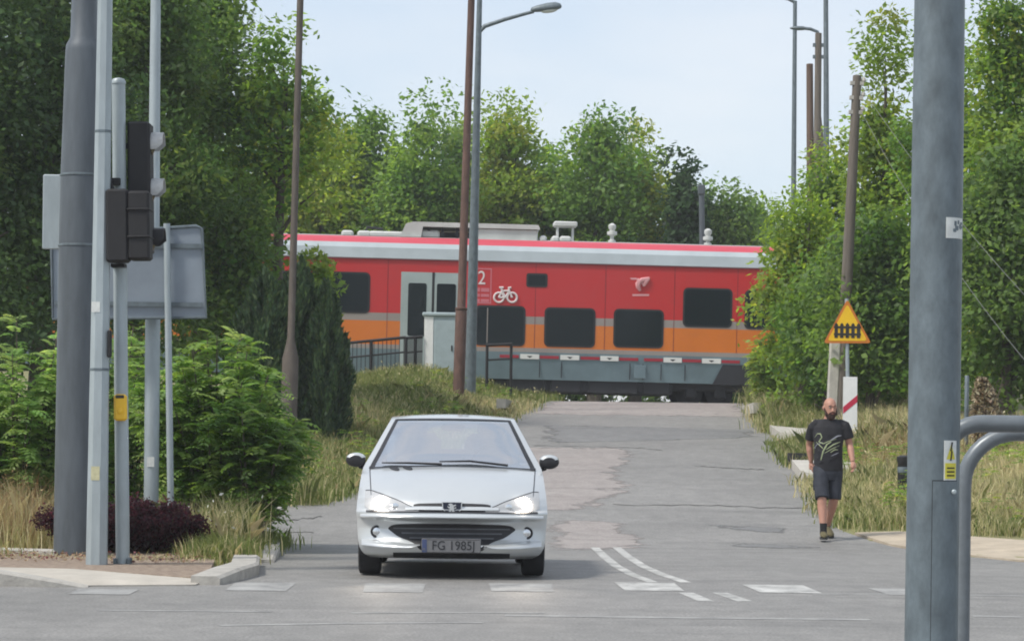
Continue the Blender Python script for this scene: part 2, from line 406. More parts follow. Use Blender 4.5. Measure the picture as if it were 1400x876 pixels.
def asphalt(name, c1, c2, seed, edge=False):
    m = bpy.data.materials.new(name); m.use_nodes = True; nt = m.node_tree; N = nt.nodes; L = nt.links; P = N['Principled BSDF']
    P.inputs['Roughness'].default_value = .62
    tc = N.new('ShaderNodeTexCoord')
    def noise(scale, stretch, detail=6):
        mp = N.new('ShaderNodeMapping'); mp.inputs['Scale'].default_value = stretch; mp.inputs['Location'].default_value = (seed, seed*2, 0)
        L.new(tc.outputs['Object'], mp.inputs[0]); n = N.new('ShaderNodeTexNoise'); n.inputs['Scale'].default_value = scale; n.inputs['Detail'].default_value = detail
        n.inputs['Roughness'].default_value = .65; L.new(mp.outputs[0], n.inputs['Vector']); return n
    big = noise(.5, (1, .6, 1)); bump_shade = noise(.6, (.35, 2.2, 1), 7); fine = noise(45, (1, 1, 1), 3)
    def mix(a, b, f, ty='MIX'):
        x = N.new('ShaderNodeMix'); x.data_type = 'RGBA'; x.blend_type = ty
        for s, v in ((6, a), (7, b)):
            if isinstance(v, tuple): x.inputs[s].default_value = (*v, 1)
            else: L.new(v, x.inputs[s])
        if isinstance(f, float): x.inputs[0].default_value = f
        else: L.new(f, x.inputs[0])
        return x.outputs[2]
    def ramp(n, a, b):
        r = N.new('ShaderNodeMapRange'); r.inputs[1].default_value = a; r.inputs[2].default_value = b; L.new(n.outputs['Fac'], r.inputs[0]); return r.outputs[0]
    c = mix(c1, c2, ramp(big, .35, .65))
    c = mix(c, tuple(k*.84 for k in c1), ramp(bump_shade, .52, .72))  # crosswise darker streaks: shading of road bumps put into the colour
    mid = noise(5, (1, .5, 1), 6); c = mix(c, mix((.88, .88, .88), (1.1, 1.1, 1.1), ramp(mid, .35, .65)), 1.0, 'MULTIPLY')
    g = mix((.6, .6, .6), (1.36, 1.36, 1.36), ramp(fine, .3, .7))
    c = mix(c, g, 1.0, 'MULTIPLY'); L.new(c, P.inputs['Base Color'])
    b = N.new('ShaderNodeBump'); b.inputs['Strength'].default_value = .35; b.inputs['Distance'].default_value = .01
    L.new(fine.outputs['Fac'], b.inputs['Height']); L.new(b.outputs[0], P.inputs['Normal'])
    if edge:
        a = N.new('ShaderNodeAttribute'); a.attribute_name = 'edge'; rag = noise(2.2, (1, .6, 1), 8)
        s = N.new('ShaderNodeMath'); s.operation = 'SUBTRACT'; L.new(rag.outputs['Fac'], s.inputs[0]); s.inputs[1].default_value = .62
        k = N.new('ShaderNodeMath'); k.operation = 'MULTIPLY_ADD'; L.new(s.outputs[0], k.inputs[0]); k.inputs[1].default_value = 2.4; L.new(a.outputs['Fac'], k.inputs[2])
        r = N.new('ShaderNodeMapRange'); r.inputs[1].default_value = 0.; r.inputs[2].default_value = .35; L.new(k.outputs[0], r.inputs[0])
        tp = N.new('ShaderNodeBsdfTransparent'); ms = N.new('ShaderNodeMixShader'); L.new(r.outputs[0], ms.inputs[0]); L.new(tp.outputs[0], ms.inputs[1]); L.new(P.outputs[0], ms.inputs[2]); L.new(ms.outputs[0], N['Material Output'].inputs['Surface'])
    return m
M['asphalt'] = asphalt('worn_asphalt', (.188, .183, .174), (.228, .221, .21), 3)
M['asphalt_pink'] = asphalt('old_pinkish_asphalt', (.265, .235, .22), (.31, .28, .262), 9, True)
M['asphalt_pink_plain'] = asphalt('old_asphalt_beyond_tracks', (.24, .225, .21), (.29, .27, .255), 5)
M['asphalt_dark'] = asphalt('dark_patched_and_shaded_asphalt', (.15, .15, .148), (.185, .183, .18), 17, True)
M['paint'] = mat('worn_road_paint', (.30, .30, .29), .75, 0, .3, 5, .1, stretch=(1, .5, 1), var2=(.55, .55, .53))
M['paint_faded'] = mat('faded_road_paint', (.20, .20, .198), .8, 0, .12, 4, .1, stretch=(1, .5, 1), var2=(.36, .36, .35))

rows = []
dd = np.concatenate([[-25, 0, 10, 16, 20, 22.29], np.arange(22.31, 26.28, .4), [26.295, 26.31], np.arange(26.7, 66.0, .4), [66.0]])
for d in dd:
    a, b = float(xl(d)), float(xr(d))
    if d == 26.31: b = 7.6
    rows.append([(a+(b-a)*t, d, float(base(d))) for t in np.linspace(0, 1, 24)])
mb = MB(); mb.grid(rows); struct(mb.build('road', M['asphalt'], auto=0))

EDGE_U = [0, .03, .07, .12, .2, .3, .4, .5, .6, .7, .8, .88, .93, .97, 1]
def sheet(name, poly_px, material, lift, seg=.35):
    """flat sheet on the road; outline given as ground points, cut finely so that it follows the slope"""
    pts = [(p.x, p.y) for p in (G(*q) for q in poly_px)]
    return sheet_xy(name, pts, material, lift, seg)
def sheet_xy(name, pts, material, lift, seg=.35):
    d0, d1 = min(p[1] for p in pts), max(p[1] for p in pts); n = max(2, int((d1-d0)/seg)+1); rws = []
    for d in np.linspace(d0+1e-4, d1-1e-4, n):
        xsn = []
        for i in range(len(pts)):
            (xa, ya), (xb, yb) = pts[i], pts[(i+1) % len(pts)]
            if (ya-d)*(yb-d) < 0: xsn.append(xa+(xb-xa)*(d-ya)/(yb-ya))
        if len(xsn) >= 2: rws.append([(min(xsn)+(max(xsn)-min(xsn))*u, d, float(base(d))+lift) for u in EDGE_U])
    mb = MB(); mb.grid(rws); o = struct(mb.build(name, material, auto=0))
    at_ = o.data.attributes.new('edge', 'FLOAT', 'POINT'); m_ = len(rws); wx = [max(1e-3, r[-1][0]-r[0][0]) for r in rws]
    at_.data.foreach_set('value', [min(u*wx[i]/.5, (1-u)*wx[i]/.5, i*seg/.9, (m_-1-i)*seg/.9, 1.) for i in range(m_) for u in EDGE_U])
    return o
def edge_wobble(pts, amp, seed, n=5):
    rng = np.random.default_rng(seed); out = []
    for i in range(len(pts)):
        a, b = np.array(pts[i]), np.array(pts[(i+1) % len(pts)])
        for t in np.linspace(0, 1, n, endpoint=False): out.append(tuple(a+(b-a)*t+(rng.normal(0, amp, 2) if t > 0 else 0)))
    return out
sheet('asphalt_patch', [(560, 612), (870, 611), (874, 622), (872, 632), (860, 642), (857, 650), (868, 661), (873, 668), (862, 676), (845, 682), (838, 690), (800, 699), (560, 700)], M['asphalt_pink'], .0015)
sheet_xy('asphalt_patch', edge_wobble([(float(xl(d))+.05, d) for d in (57, 60, 63.5)]+[(float(xr(d))-.05, d) for d in (63.5, 60, 57)], .03, 5, 3), M['asphalt_pink'], .0015)
sheet('asphalt_patch', edge_wobble([(740, 708), (880, 716), (885, 728), (905, 745), (860, 751), (735, 750)], 2, 3, 4), M['asphalt_pink'], .0015)
sheet('asphalt_patch', edge_wobble([(960, 714), (1080, 720), (1096, 727), (1040, 729), (965, 721)], 1.2, 4, 4), M['asphalt_dark'], .003)  # dark strip with the shading of a bump painted in
sheet('asphalt_patch', edge_wobble([(968, 738), (1120, 745), (1122, 752), (985, 745)], 1.0, 6, 4), M['asphalt_dark'], .003)
sheet('asphalt_patch', edge_wobble([(735, 580), (1040, 588), (1046, 597), (860, 603), (740, 607)], 1.0, 8, 4), M['asphalt_dark'], .003)
def crack(px, w, seed):
    rng = np.random.default_rng(seed); P = [G(*q) for q in px]; mb = MB(); L_, R_ = [], []
    fine = []
    for a, b in zip(P[:-1], P[1:]):
        for t in np.linspace(0, 1, 8, endpoint=False): fine.append(a.lerp(b, t))
    fine.append(P[-1])
    for p in fine:
        y = p.y+rng.normal(0, w*.4); ww = w*rng.uniform(.15, .9); z = float(base(y))+.0035
        L_.append((p.x, y-ww/2, z)); R_.append((p.x, y+ww/2, z))
    mb.grid([L_, R_]); struct(mb.build('road_crack', M['crack'], auto=0))
M['crack'] = mat('crack_sealing', (.155, .152, .147), .8, 0, .3, 5)
crack([(730, 609), (800, 610), (872, 612), (905, 615)], .16, 1)
crack([(950, 637), (1000, 640), (1045, 642)], .2, 2)
crack([(838, 690), (930, 690), (1015, 692), (1105, 695)], .16, 3)
crack([(385, 712), (410, 709), (440, 706)], .25, 6)
crack([(395, 727), (430, 727)], .2, 7)

def strip(name, px, w, material, lift=.0022):
    P = [G(*q) for q in px]; Lp, Rp = [], []
    for i, p in enumerate(P):
        t = (P[min(i+1, len(P)-1)]-P[max(0, i-1)]); n = Vector((t.y, -t.x, 0)).normalized()*w/2
        Lp.append((p.x-n.x, p.y-n.y, float(base(p.y-n.y))+lift)); Rp.append((p.x+n.x, p.y+n.y, float(base(p.y+n.y))+lift))
    mb = MB(); mb.grid([Lp, Rp]); return struct(mb.build(name, material, auto=0))
strip('road_marking', [(813, 748), (826, 760), (842, 773), (864, 785), (893, 796)], .1, M['paint'])
strip('road_marking', [(843, 748), (858, 760), (880, 774), (905, 785), (938, 796)], .1, M['paint'])
strip('road_marking', [(938, 810), (966, 822)], .12, M['paint'])
strip('road_marking', [(984, 810), (1019, 822)], .12, M['paint'])
def block(x0, x1, y0, y1, skew, m): sheet('road_marking', [(x0, y0), (x1, y0+1), (x1+skew, y1+1), (x0+skew, y1)], m, .003, .2)
block(840, 922, 796, 807, 14, M['paint']); block(1014, 1098, 799, 810, 26, M['paint']); block(1186, 1262, 804, 813, 30, M['paint_faded'])
block(668, 754, 797, 808, 4, M['paint_faded']); block(500, 582, 797, 809, -4, M['paint_faded']); block(322, 405, 796, 807, -14, M['paint_faded'])
block(108, 190, 805, 812, -14, M['paint_faded'])
strip('road_marking', [(135, 834), (250, 835), (372, 836)], .1, M['paint_faded'])
strip('road_marking', [(300, 855), (480, 852), (660, 851)], .1, M['paint_faded'])
strip('road_marking', [(690, 841), (900, 844), (1190, 847)], .16, M['paint_faded'])
strip('road_marking', [(1110, 812), (1240, 812), (1500, 816)], .12, M['paint_faded'])
strip('road_marking', [(1330, 842), (1500, 845)], .14, M['paint_faded'])
strip('road_marking', [(745, 838), (600, 837), (480, 838)], .1, M['paint_faded'])

# left corner: pavement, planting bed, kerbs
KL = float(G(0, 801).y)
def slab(name, pts, material, bottom=-.12):
    mb = MB(); n = len(pts); mb.add(list(pts)+[(x, y, bottom) for x, y, z in pts], [tuple(range(n))]+[(i, (i+1) % n, (i+1) % n+n, i+n) for i in range(n)]); 
    return struct(mb.build(name, material, smooth=False))
a = G(112, 802); b = G(268, 800)
slab('pavement', [(-45, KL+.14, .105), (a.x-.75, KL+.14, .105), (a.x, a.y+.02, .012), (b.x, b.y-.05, .012), (b.x+.02, b.y+.55, .02), (b.x-1.2, b.y+1.25, .06), (-6.2, KL+1.5, .09), (-45, KL+1.9, .1)], M['paving'])
M['bed'] = mat('reddish_gravel_bed', (.24, .17, .135), .95, 0, .35, 16, .8, 60, var2=(.36, .29, .22))
slab('gravel_bed', [(-6.2, KL+1.5, .088), (b.x-1.2, b.y+1.25, .058), (b.x+.02, b.y+.55, .03), (-2.75, 24.5, .06), (-2.85, 27.4, .06), (-6.5, 27.4, .06)], M['bed'])
slab('pavement', [(-45, 24.9, .096), (-5.4, 24.9, .11), (-4.3, 24.8, .1), (-4.25, 25.25, .1), (-5.4, 25.4, .11), (-45, 25.4, .11)], M['concrete'], 0)
def kerb(pts, h0, h1, w=.15):
    rng_ = []
    for i, p in enumerate(pts):
        q, r = Vector(pts[min(i+1, len(pts)-1)]), Vector(pts[max(0, i-1)]); t = (q-r).normalized(); n = Vector((-t.y, t.x))*w/2
        h = h0+(h1-h0)*i/(len(pts)-1) if not hasattr(h0, '__len__') else h0[i]
        p = Vector(p); b_ = .02
        rng_.append([(p.x-n.x, p.y-n.y, -.1), (p.x-n.x, p.y-n.y, h-b_), (p.x-n.x*.75, p.y-n.y*.75, h), (p.x+n.x, p.y+n.y, h), (p.x+n.x, p.y+n.y, -.1)])
    mb = MB(); mb.loft([[Vector(q) for q in r] for r in rng_]); return struct(mb.build('kerb', M['kerb'], smooth=False))
for i in range(14):
    x1_ = a.x-.68-i*1.0
    kerb([(x1_-.99, KL+.065), (x1_-.5, KL+.065), (x1_, KL+.065)], .125, .125)
kerb([(a.x-.67, KL+.065), (a.x-.3, KL+.05), (a.x+.05, a.y+.03)], [.125, .07, .012], 0)
c0, c1, c2 = (b.x+.0, b.y-.02), G(352, 770), G(388, 742)
kerb([(b.x+.06, b.y+.12), (b.x+.16, b.y+.9), (b.x+.22, b.y+1.7), (c1.x-.06, c1.y-.4)], [.07, .105, .11, .10], 0, .24)
kerb([(c1.x+.06, c1.y+.2), (c1.x-.02, c1.y+1.6), (c2.x-.1, c2.y)], [.03, .1, .1], 0, .16)
# left entrance apron and right corner dirt
M['dirt'] = mat('pale_trodden_dirt', (.40, .34, .26), .95, 0, .2, 2.5, .4, 30)
slab('dirt_path', [(5.3, 27.35, .02), (7.4, 26.45, .02), (45, 26.5, .02), (45, 28.8, .09), (9, 29.0, .08), (6.4, 30.2, .1), (5.6, 31.2, .115), (4.75, 32.2, .15), (4.22, 32.3, .125), (4.42, 30.6, .05), (4.98, 28.5, .02)], M['dirt'])
# short concrete crossing slabs on the right verge
def verge_slab(pxs, h, name='concrete_slab'):
    P = [G(*q) for q in pxs]; mb = MB(); n = len(P)
    top = [(p.x, p.y, float(base(p.y))+h) for p in P]; bot = [(x, y, z-.3) for x, y, z in top]
    mb.add(top+bot, [tuple(range(n))]+[(i, (i+1) % n, (i+1) % n+n, i+n) for i in range(n)]); return struct(mb.build(name, M['concrete'], smooth=False))
verge_slab([(1052, 592), (1066, 602), (1112, 607), (1200, 609), (1200, 601), (1090, 596)], .16)
verge_slab([(1082, 640), (1094, 655), (1112, 661), (1180, 656), (1240, 650), (1240, 642), (1150, 641)], .14)
M['drain'] = mat('dark_drain_edge', (.03, .03, .03), .9)
P_ = [G(1078, 638), G(1180, 634)]
mb = MB(); mb.box(((P_[0].x+P_[1].x)/2, P_[0].y+.12, float(base(P_[0].y))+.13), (P_[1].x-P_[0].x, .16, .2)); struct(mb.build('drain_edge', M['drain'], smooth=False))
# kerb stones along the right side near the crossing and left verge edge
for q0, q1 in (((1010, 553), (1030, 575)),):
    p, q = G(*q0), G(*q1); mb = MB(); mb.box(((p.x+q.x)/2+.08, (p.y+q.y)/2, (float(base(p.y))+float(base(q.y)))/2+.06), (.16, abs(p.y-q.y)*.96, .22), Matrix.Rotation(math.atan2(q.x-p.x, p.y-q.y), 3, 'Z')); struct(mb.build('kerb', M['concrete'], smooth=False))
p, q = G(690, 570), G(768, 547)
mb = MB(); mb.box(((p.x+q.x)/2-.1, (p.y+q.y)/2, (float(base(p.y))+float(base(q.y)))/2+.05), (.2, (q-p).length*.98, .2), Matrix.Rotation(-math.atan2(q.x-p.x, q.y-p.y), 3, 'Z')); struct(mb.build('kerb', M['kerb'], smooth=False))
mb = MB(); mb.grid([[(2.0+d_*0+.09*(d_-71)+5.2*u, d_, float(base(d_))-.03) for u in np.linspace(0, 1, 6)] for d_ in (70.9, 76, 84, 96)]); struct(mb.build('road', M['asphalt_pink_plain'], auto=0))
# railway: ballast, crossing panels, rails
TR_YAW, TR_GRADE, TR_D = R(3.0), R(.62), 68.0
TR_Z = Z(700, 548, TR_D)
def tz(x): return TR_Z-math.tan(TR_GRADE)*x
M['ballast'] = mat('grey_ballast', (.23, .20, .18), .95, 0, .4, 14, 1.0, 50)
def trk(x, y, z=0): 
    c, s = math.cos(TR_YAW), math.sin(TR_YAW); return (x*c-y*s, TR_D+x*s+y*c, tz(x)+z)
for nm, x0, x1, h, m, ya in (('ballast', -60, .3, -.16, M['ballast'], 2.6), ('ballast', 6.3, 60, -.16, M['ballast'], 2.6), ('crossing_deck', .32, 6.28, -.01, M['concrete'], 2.2)):
    mb = MB(); n = 8
    rws = [[trk(x, y, h-(0 if abs(y) <= ya*.8 else .35)) for x in np.linspace(x0, x1, n)] for y in (-ya, -ya*.8, -.8, .8, ya*.8, ya)]
    mb.grid(rws); struct(mb.build(nm, m, smooth=False))
track = thing('railway_track', 'pair of worn steel rails crossing the road under the red train', 'railway track')
for s in (-.7175, .7175):
    mb = MB(); mb.loft([[Vector(trk(x, s+a_, b_)) for a_, b_ in ((-.07, -.15), (.07, -.15), (.01, -.12), (.035, -.03), (.035, .0015), (-.035, .0015), (-.035, -.03), (-.01, -.12))] for x in (-60, 0, 60)]); mb.build('rail', M['rust'], track, smooth=False)
# ------------------------------------------------------------------ posts, lamps, signals, signs
class Pole:
    def __init__(s, name, label, cat, b, t, d, z0=None, group=None):
        P0, P1 = at(*b, d), at(*t, d); dr = (P1-P0)
        z0 = gz(P0.x, d) if z0 is None else z0
        P0 = P0+dr*((z0-P0.z)/dr.z)
        s.ang = math.atan2(dr.x, dr.z); s.d = d; s.P0 = P0; s.L = (P1-P0).length
        s.root = thing(name, label, cat, P0, (0, s.ang, 0), group)
    def loc(s, px, py, dy=0.):
        """point of the picture at depth d+dy, in the pole's own coordinates"""
        p = at(px, py, s.d+dy)-s.P0; c, sn = math.cos(s.ang), math.sin(s.ang)
        return Vector((p.x*c-p.z*sn, p.y, p.x*sn+p.z*c))
def shaft(p, r0, r1, m, name='post', L=None, seg=20, sink=.15):
    mb = MB(); L = L or p.L; mb.lathe((0, 0, 0), [(r0, -sink), (r0, 0), ((r0+r1)/2, L*.5), (r1, L), (r1*.8, L+.01)], seg); return mb.build(name, m, p.root)
def base_flange(p, r):
    mb = MB(); mb.cbox((0, 0, .01), (r*4, r*4, .03), .01)
    for a in (45, 135, 225, 315): mb.lathe((r*2.1*math.cos(R(a)), r*2.1*math.sin(R(a)), .02), [(.018, 0), (.018, .05), (.012, .06)], 6)
    mb.build('base_plate', M['galv_dim'], p.root, smooth=False)
def wrap_patch(mb, r, z0, z1, a0, a1, off, n=10):
    """thin sheet wrapped on a round post; angle 0 faces the camera, positive to the right"""
    A = np.linspace(R(a0), R(a1), n)
    def ring(z, rr): return [Vector((rr*math.sin(a), -rr*math.cos(a), z)) for a in A]
    o, i = r+off, r-.004
    mb.loft([[*ring(z0, i), *ring(z0, o)[::-1]], [*ring(z1, i), *ring(z1, o)[::-1]]])

# thick dark mast
p = Pole('catenary_mast', 'thick dark grey steel mast with a stepped narrower top beside the purple bush', 'mast', (104, 766), (116, -30), 25.0)
r = .2; zs = p.loc(110, 62).z; c1, c2 = p.loc(105, 240).z, p.loc(105, 336).z
mb = MB(); mb.lathe((0, 0, 0), [(.215, -.2), (.215, .02), (.207, c2-.02), (.200, c1), (.172, zs-.06), (.165, zs), (.128, zs+.07), (.118, p.L)], 40); mb.build('shaft', M['darkgrey'], p.root)
mb = MB()
for z, rr in ((c1, .2), (c2, .206)): mb.lathe((0, 0, z), [(rr+.001, -.012), (rr+.008, -.008), (rr+.008, .008), (rr+.001, .012)], 40)
mb.build_each('weld_ring', M['galv_dim'], p.root)
# sign seen from behind at the mast
q = thing('traffic_sign', 'narrow grey back of a sign peeking out behind the thick dark mast', 'sign', at(84, 290, 25.35))
mb = MB(); w = .30; mb.cbox((-.03, 0, 0), (w, .025, .72), .01); mb.build('plate', M['galv'], q)
mb = MB(); mb.box((.0, .03, .2), (.12, .08, .05)); mb.box((.0, .03, -.2), (.12, .08, .05)); mb.build_each('bracket', M['galv_dim'], q, smooth=False)

# light galvanised mast next to it
p = Pole('signal_mast', 'tall pale galvanised mast with small stickers just right of the thick dark mast', 'mast', (132, 781), (144, -20), 23.2, .03)
mb = MB(); prof = 8
def octo(r, z): return [Vector((r*math.cos(2*PI*(k+.5)/8), r*math.sin(2*PI*(k+.5)/8), z)) for k in range(8)]
mb.loft([octo(.098, -.1), octo(.098, 0), octo(.082, 2.4), octo(.066, p.L)]); mb.build('shaft', M['galv'], p.root, auto=20)
for (px, y0, y1, m_) in ((131, 637, 656, 'stickerpale'), (129, 413, 427, 'sticker')):
    z0_, z1_ = p.loc(px, y1).z, p.loc(px, y0).z; rr = .098-(.016*z1_/2.4); mb = MB(); mb.box((-.01 if m_ != 'sticker' else -.03, -rr*.925-.002, (z0_+z1_)/2), (.075, .004, z1_-z0_)); mb.build('sticker', M[m_], p.root, smooth=False)
for py_ in (180, 505):
    zz_ = p.loc(138, py_).z; rr_ = .098-.016*min(zz_, 2.4)/2.4-.016*max(0, zz_-2.4)/(p.L-2.4); mb = MB(); mb.loft([octo(rr_+.001, zz_-.012), octo(rr_+.004, zz_-.01), octo(rr_+.004, zz_+.01), octo(rr_+.001, zz_+.012)]); mb.build('strap', M['galv_dim'], p.root, auto=20)
mb = MB(); z_ = p.loc(140, 470).z; mb.cbox((.09, -.03, z_), (.035, .06, .24), .01); mb.build('terminal_box', M['blackm'], p.root)

# traffic light
p = Pole('traffic_light', 'traffic light on a slim grey post with dark signal heads and a yellow push button', 'traffic light', (168, 782), (162, 112), 23.4, .03)
tl = p
mb = MB(); mb.lathe((0, 0, 0), [(.062, -.1), (.062, p.L*.4), (.06, p.L-.02), (.066, p.L-.02), (.066, p.L), (.05, p.L+.025), (.01, p.L+.035)], 20); mb.build('post', M['galv'], p.root)
base_flange(p, .04)
# push button
z_ = p.loc(166, 557); mb = MB(); mb.cbox((.005, -.085, z_.z), (.115, .07, .235), .018); o = mb.build('push_button_box', M['yellow'], p.root)
mb = MB(); mb.cbox((.005, -.122, z_.z+.095), (.075, .012, .028), .005); mb.build('button_slot', M['black'], o)
mb = MB(); mb.lathe((.005, -.118, z_.z-.03), [(.03, 0), (.028, .006), (.02, .01)], 16, 'Y'); mb.build('button', M['yellow'], o)
# vehicle head, facing right (seen from its side), with three hoods
t_, b_ = p.loc(190, 166).z, p.loc(190, 346).z; xc = p.loc(190, 250).x
mb = MB(); mb.cbox((xc, .12, (t_+b_)/2), (.20, .27, t_-b_), .02); hd = mb.build('signal_head', M['blackm'], p.root)
def hood(x, y, z, r, L, m, par):
    mb = MB(); rg = []
    for k, (xx, cut) in enumerate(((0, .0), (L*.5, .05), (L, 1.0))):
        A = np.linspace(R(-30-20*0)+cut*.5, R(210)-cut*.5, 14)
        rg.append([Vector((x+xx, y+r*math.cos(a), z+r*math.sin(a))) for a in A]+[Vector((x+xx, y+(r-.008)*math.cos(a), z+(r-.008)*math.sin(a))) for a in A[::-1]])
    mb.loft(rg); return mb.build('hood', m, par)
for py, mm in ((191, 'sticker'), (254, 'sticker'), (322, 'black')):
    hp = p.loc(206, py); 
    hood(xc+.10, .12, hp.z-.03, .105, .11, M['hoodgrey'] if mm == 'sticker' else M['black'], hd) if 'hoodgrey' in M else None
    mb = MB(); mb.lathe((xc+.1, .12, hp.z-.03), [(.098, 0), (.098, .006), (.06, .022), (.01, .028)], 20, 'X'); mb.build('lens', M['lens'] if 'lens' in M else M['black'], hd)
# pedestrian head on the near side
t_, b_ = p.loc(180, 262), p.loc(180, 361); xl_, xr_ = p.loc(150, 300).x, p.loc(210, 300).x
mb = MB(); mb.cbox(((xl_+xr_)/2-.09, -.19, (t_.z+b_.z)/2), ((xr_-xl_)*.5, .20, t_.z-b_.z), .02); ph = mb.build('pedestrian_head', M['blackm'], p.root)
mb = MB(); mb.cbox(((xl_+xr_)/2+.1, -.17, (t_.z+b_.z)/2), ((xr_-xl_)*.49, .24, (t_.z-b_.z)*.94), .02)
for py in (290, 327): mb.cbox(((xl_+xr_)/2+.1, -.17, p.loc(180, py).z), ((xr_-xl_)*.52, .27, .02), .006)
mb.build('hood_housing', M['blackm'], ph)
mb = MB(); bz = p.loc(158, 250).z; mb.box((-.03, -.09, bz), (.10, .1, .06)); mb.tube([(-.05, -.1, bz+.02), (-.06, -.17, bz-.01), (-.02, -.19, t_.z-.02)], .018, 8); mb.box((0, -.08, b_.z-.02), (.12, .16, .03)); mb.box((xc*.5, .08, (p.loc(0, 200).z)), (abs(xc)+.05, .04, .05)); mb.box((xc*.5, .08, b_.z+.1), (abs(xc)+.05, .04, .05)); mb.build_each('bracket', M['blackm'], p.root, smooth=False)

# street lamp rising behind the traffic light
p = Pole('street_lamp_post', 'slender pale post without a sign rising behind the traffic light into the trees', 'post', (207, 655), (213, -20), 26.9)
mb = MB(); L1 = p.loc(208, 330).z; mb.lathe((0, 0, 0), [(.077, -.1), (.077, L1), (.061, L1+.06), (.051, p.L)], 18); mb.build('shaft', M['galv'], p.root)
mb = MB(); z_ = p.loc(207, 631).z; mb.box((0, -.08, z_), (.075, .004, .1)); mb.build('sticker', M['sticker'], p.root, smooth=False)

# back of a large direction sign on two thin posts
D_ = 26.6
sg = thing('direction_sign', 'large grey back of a road sign on thin posts in front of the leafy bush', 'road sign', (X(234, 640, D_), D_, gz(X(234, 640, D_), D_)))
def sl(px, py, dy=0.): return at(px, py, D_+dy)-Vector(sg.location)
poly = [sl(70, 322), sl(72, 436), sl(282, 434), sl(276, 312), sl(268, 309)]
mb = MB(); n = len(poly); f_ = [v+Vector((0, .012, 0)) for v in poly]; k_ = [v+Vector((0, .028, 0)) for v in poly]
mb.add(f_+k_, [tuple(range(n)), tuple(range(n, 2*n))[::-1]]+[(i, (i+1) % n, (i+1) % n+n, i+n) for i in range(n)]); mb.build('panel', M['signback'], sg, smooth=False)
mb = MB(); mb.tube([*poly, poly[0]], .016, 6); mb.build('frame', M['galv_dim'], sg)
mb = MB()
for py in (335, 415): a_, b_ = sl(75, py+1), sl(277, py); mb.box((a_+b_)/2+Vector((0, -.012, 0)), ((b_-a_).x, .02, .045))
mb.build_each('rail', M['galv_dim'], sg, smooth=False)
for px0, px1 in ((237, 229), (104, 98)):
    a_, b_ = sl(px0, 642), sl(px1, 309); a_.z = -.1; mb = MB(); mb.tube([a_+Vector((0, -.055, 0)), b_+Vector((0, -.055, .02))], .034, 12); mb.build('post', M['galv'], sg)

# foreground post at right with stickers and an inspection door
p = Pole('signal_post', 'large grey steel post in the foreground with a warning sticker and an inspection door', 'post', (1273, 876), (1285, -20), 11.3, 0.0)
fp = p; r0 = .1115; mb = MB(); mb.lathe((0, 0, 0), [(r0+.004, -.1), (r0+.003, 0), (r0, 1.2), (r0-.002, 2.4), (r0-.006, p.L+.6)], 64); mb.build('shaft', M['galv_dim'], p.root)
def band(y0, y1): return p.loc(1290, y1).z, p.loc(1290, y0).z
z0_, z1_ = band(300, 328); mb = MB(); wrap_patch(mb, r0-.001, z0_, z1_, 12, 62, .0035); stk = mb.build('sticker', M['sticker'], p.root)
mb = MB()
rs_ = np.random.default_rng(4)
for k in range(9):
    a_ = rs_.uniform(16, 52); zz = rs_.uniform(z0_+.02, z1_-.02); wrap_patch(mb, r0, zz-.004, zz+.004+rs_.uniform(0, .012), a_, a_+rs_.uniform(4, 10), .0045, 4)
mb.build('worn_print', M['galv_dim'], stk)
z0_, z1_ = band(602, 656); zm = z0_+(z1_-z0_)*.46
mb = MB(); wrap_patch(mb, r0, z0_, z1_, 14, 47, .0035); stk = mb.build('warning_sticker', M['sticker'], p.root)
mb = MB(); wrap_patch(mb, r0, z0_+.007, zm-.004, 16, 45, .005); mb.build('yellow_field', M['stickeryel'], stk)
def on_post(a, z, off): rr = r0+off; return Vector((rr*math.sin(R(a)), -rr*math.cos(R(a)), z))
mb = MB(); tri = [(30.5, z1_-.012), (19, zm+.012), (42, zm+.012)]
n_ = 8; rows_ = []
for k in range(n_+1):
    t_ = k/n_; rows_.append([on_post(30.5+(19-30.5)*t_+(42-19)*t_*u, tri[0][1]+(tri[1][1]-tri[0][1])*t_, .005) for u in np.linspace(0, 1, 6)])
mb.grid(rows_); mb.build('yellow_triangle', M['stickeryel'], stk, fixn=False)
mb = MB(); zc = (zm+z1_)/2-.003
mb.tube([on_post(32.5, zc+.042, .006), on_post(29, zc+.004, .006), on_post(32, zc+.004, .006), on_post(29, zc-.036, .006)], .0035, 6)
mb.build('flash_symbol', M['ink'], stk)
mb = MB()
for zz in (z0_+.018, z0_+.034, z0_+.05): wrap_patch(mb, r0, zz, zz+.006, 20, 40, .0062, 6)
mb.build('warning_lines', M['ink'], stk)
mb = MB(); zt = p.loc(1290, 657).z; wrap_patch(mb, r0, .35, zt, -10, 50, .006, 16); dr_ = mb.build('inspection_door', M['galv_dim'], p.root)
mb = MB(); mb.lathe(on_post(36, zt-.045, .012), [(.011, 0), (.011, .006), (.006, .01)], 10, 'Y'); mb.build('lock', M['galv'], dr_)
mb = MB(); wrap_patch(mb, r0, .345, zt+.004, -11.2, -10, .004, 4); wrap_patch(mb, r0, zt, zt+.004, -11, 50, .004, 12); mb.build_each('door_gap', M['blackm'], dr_)

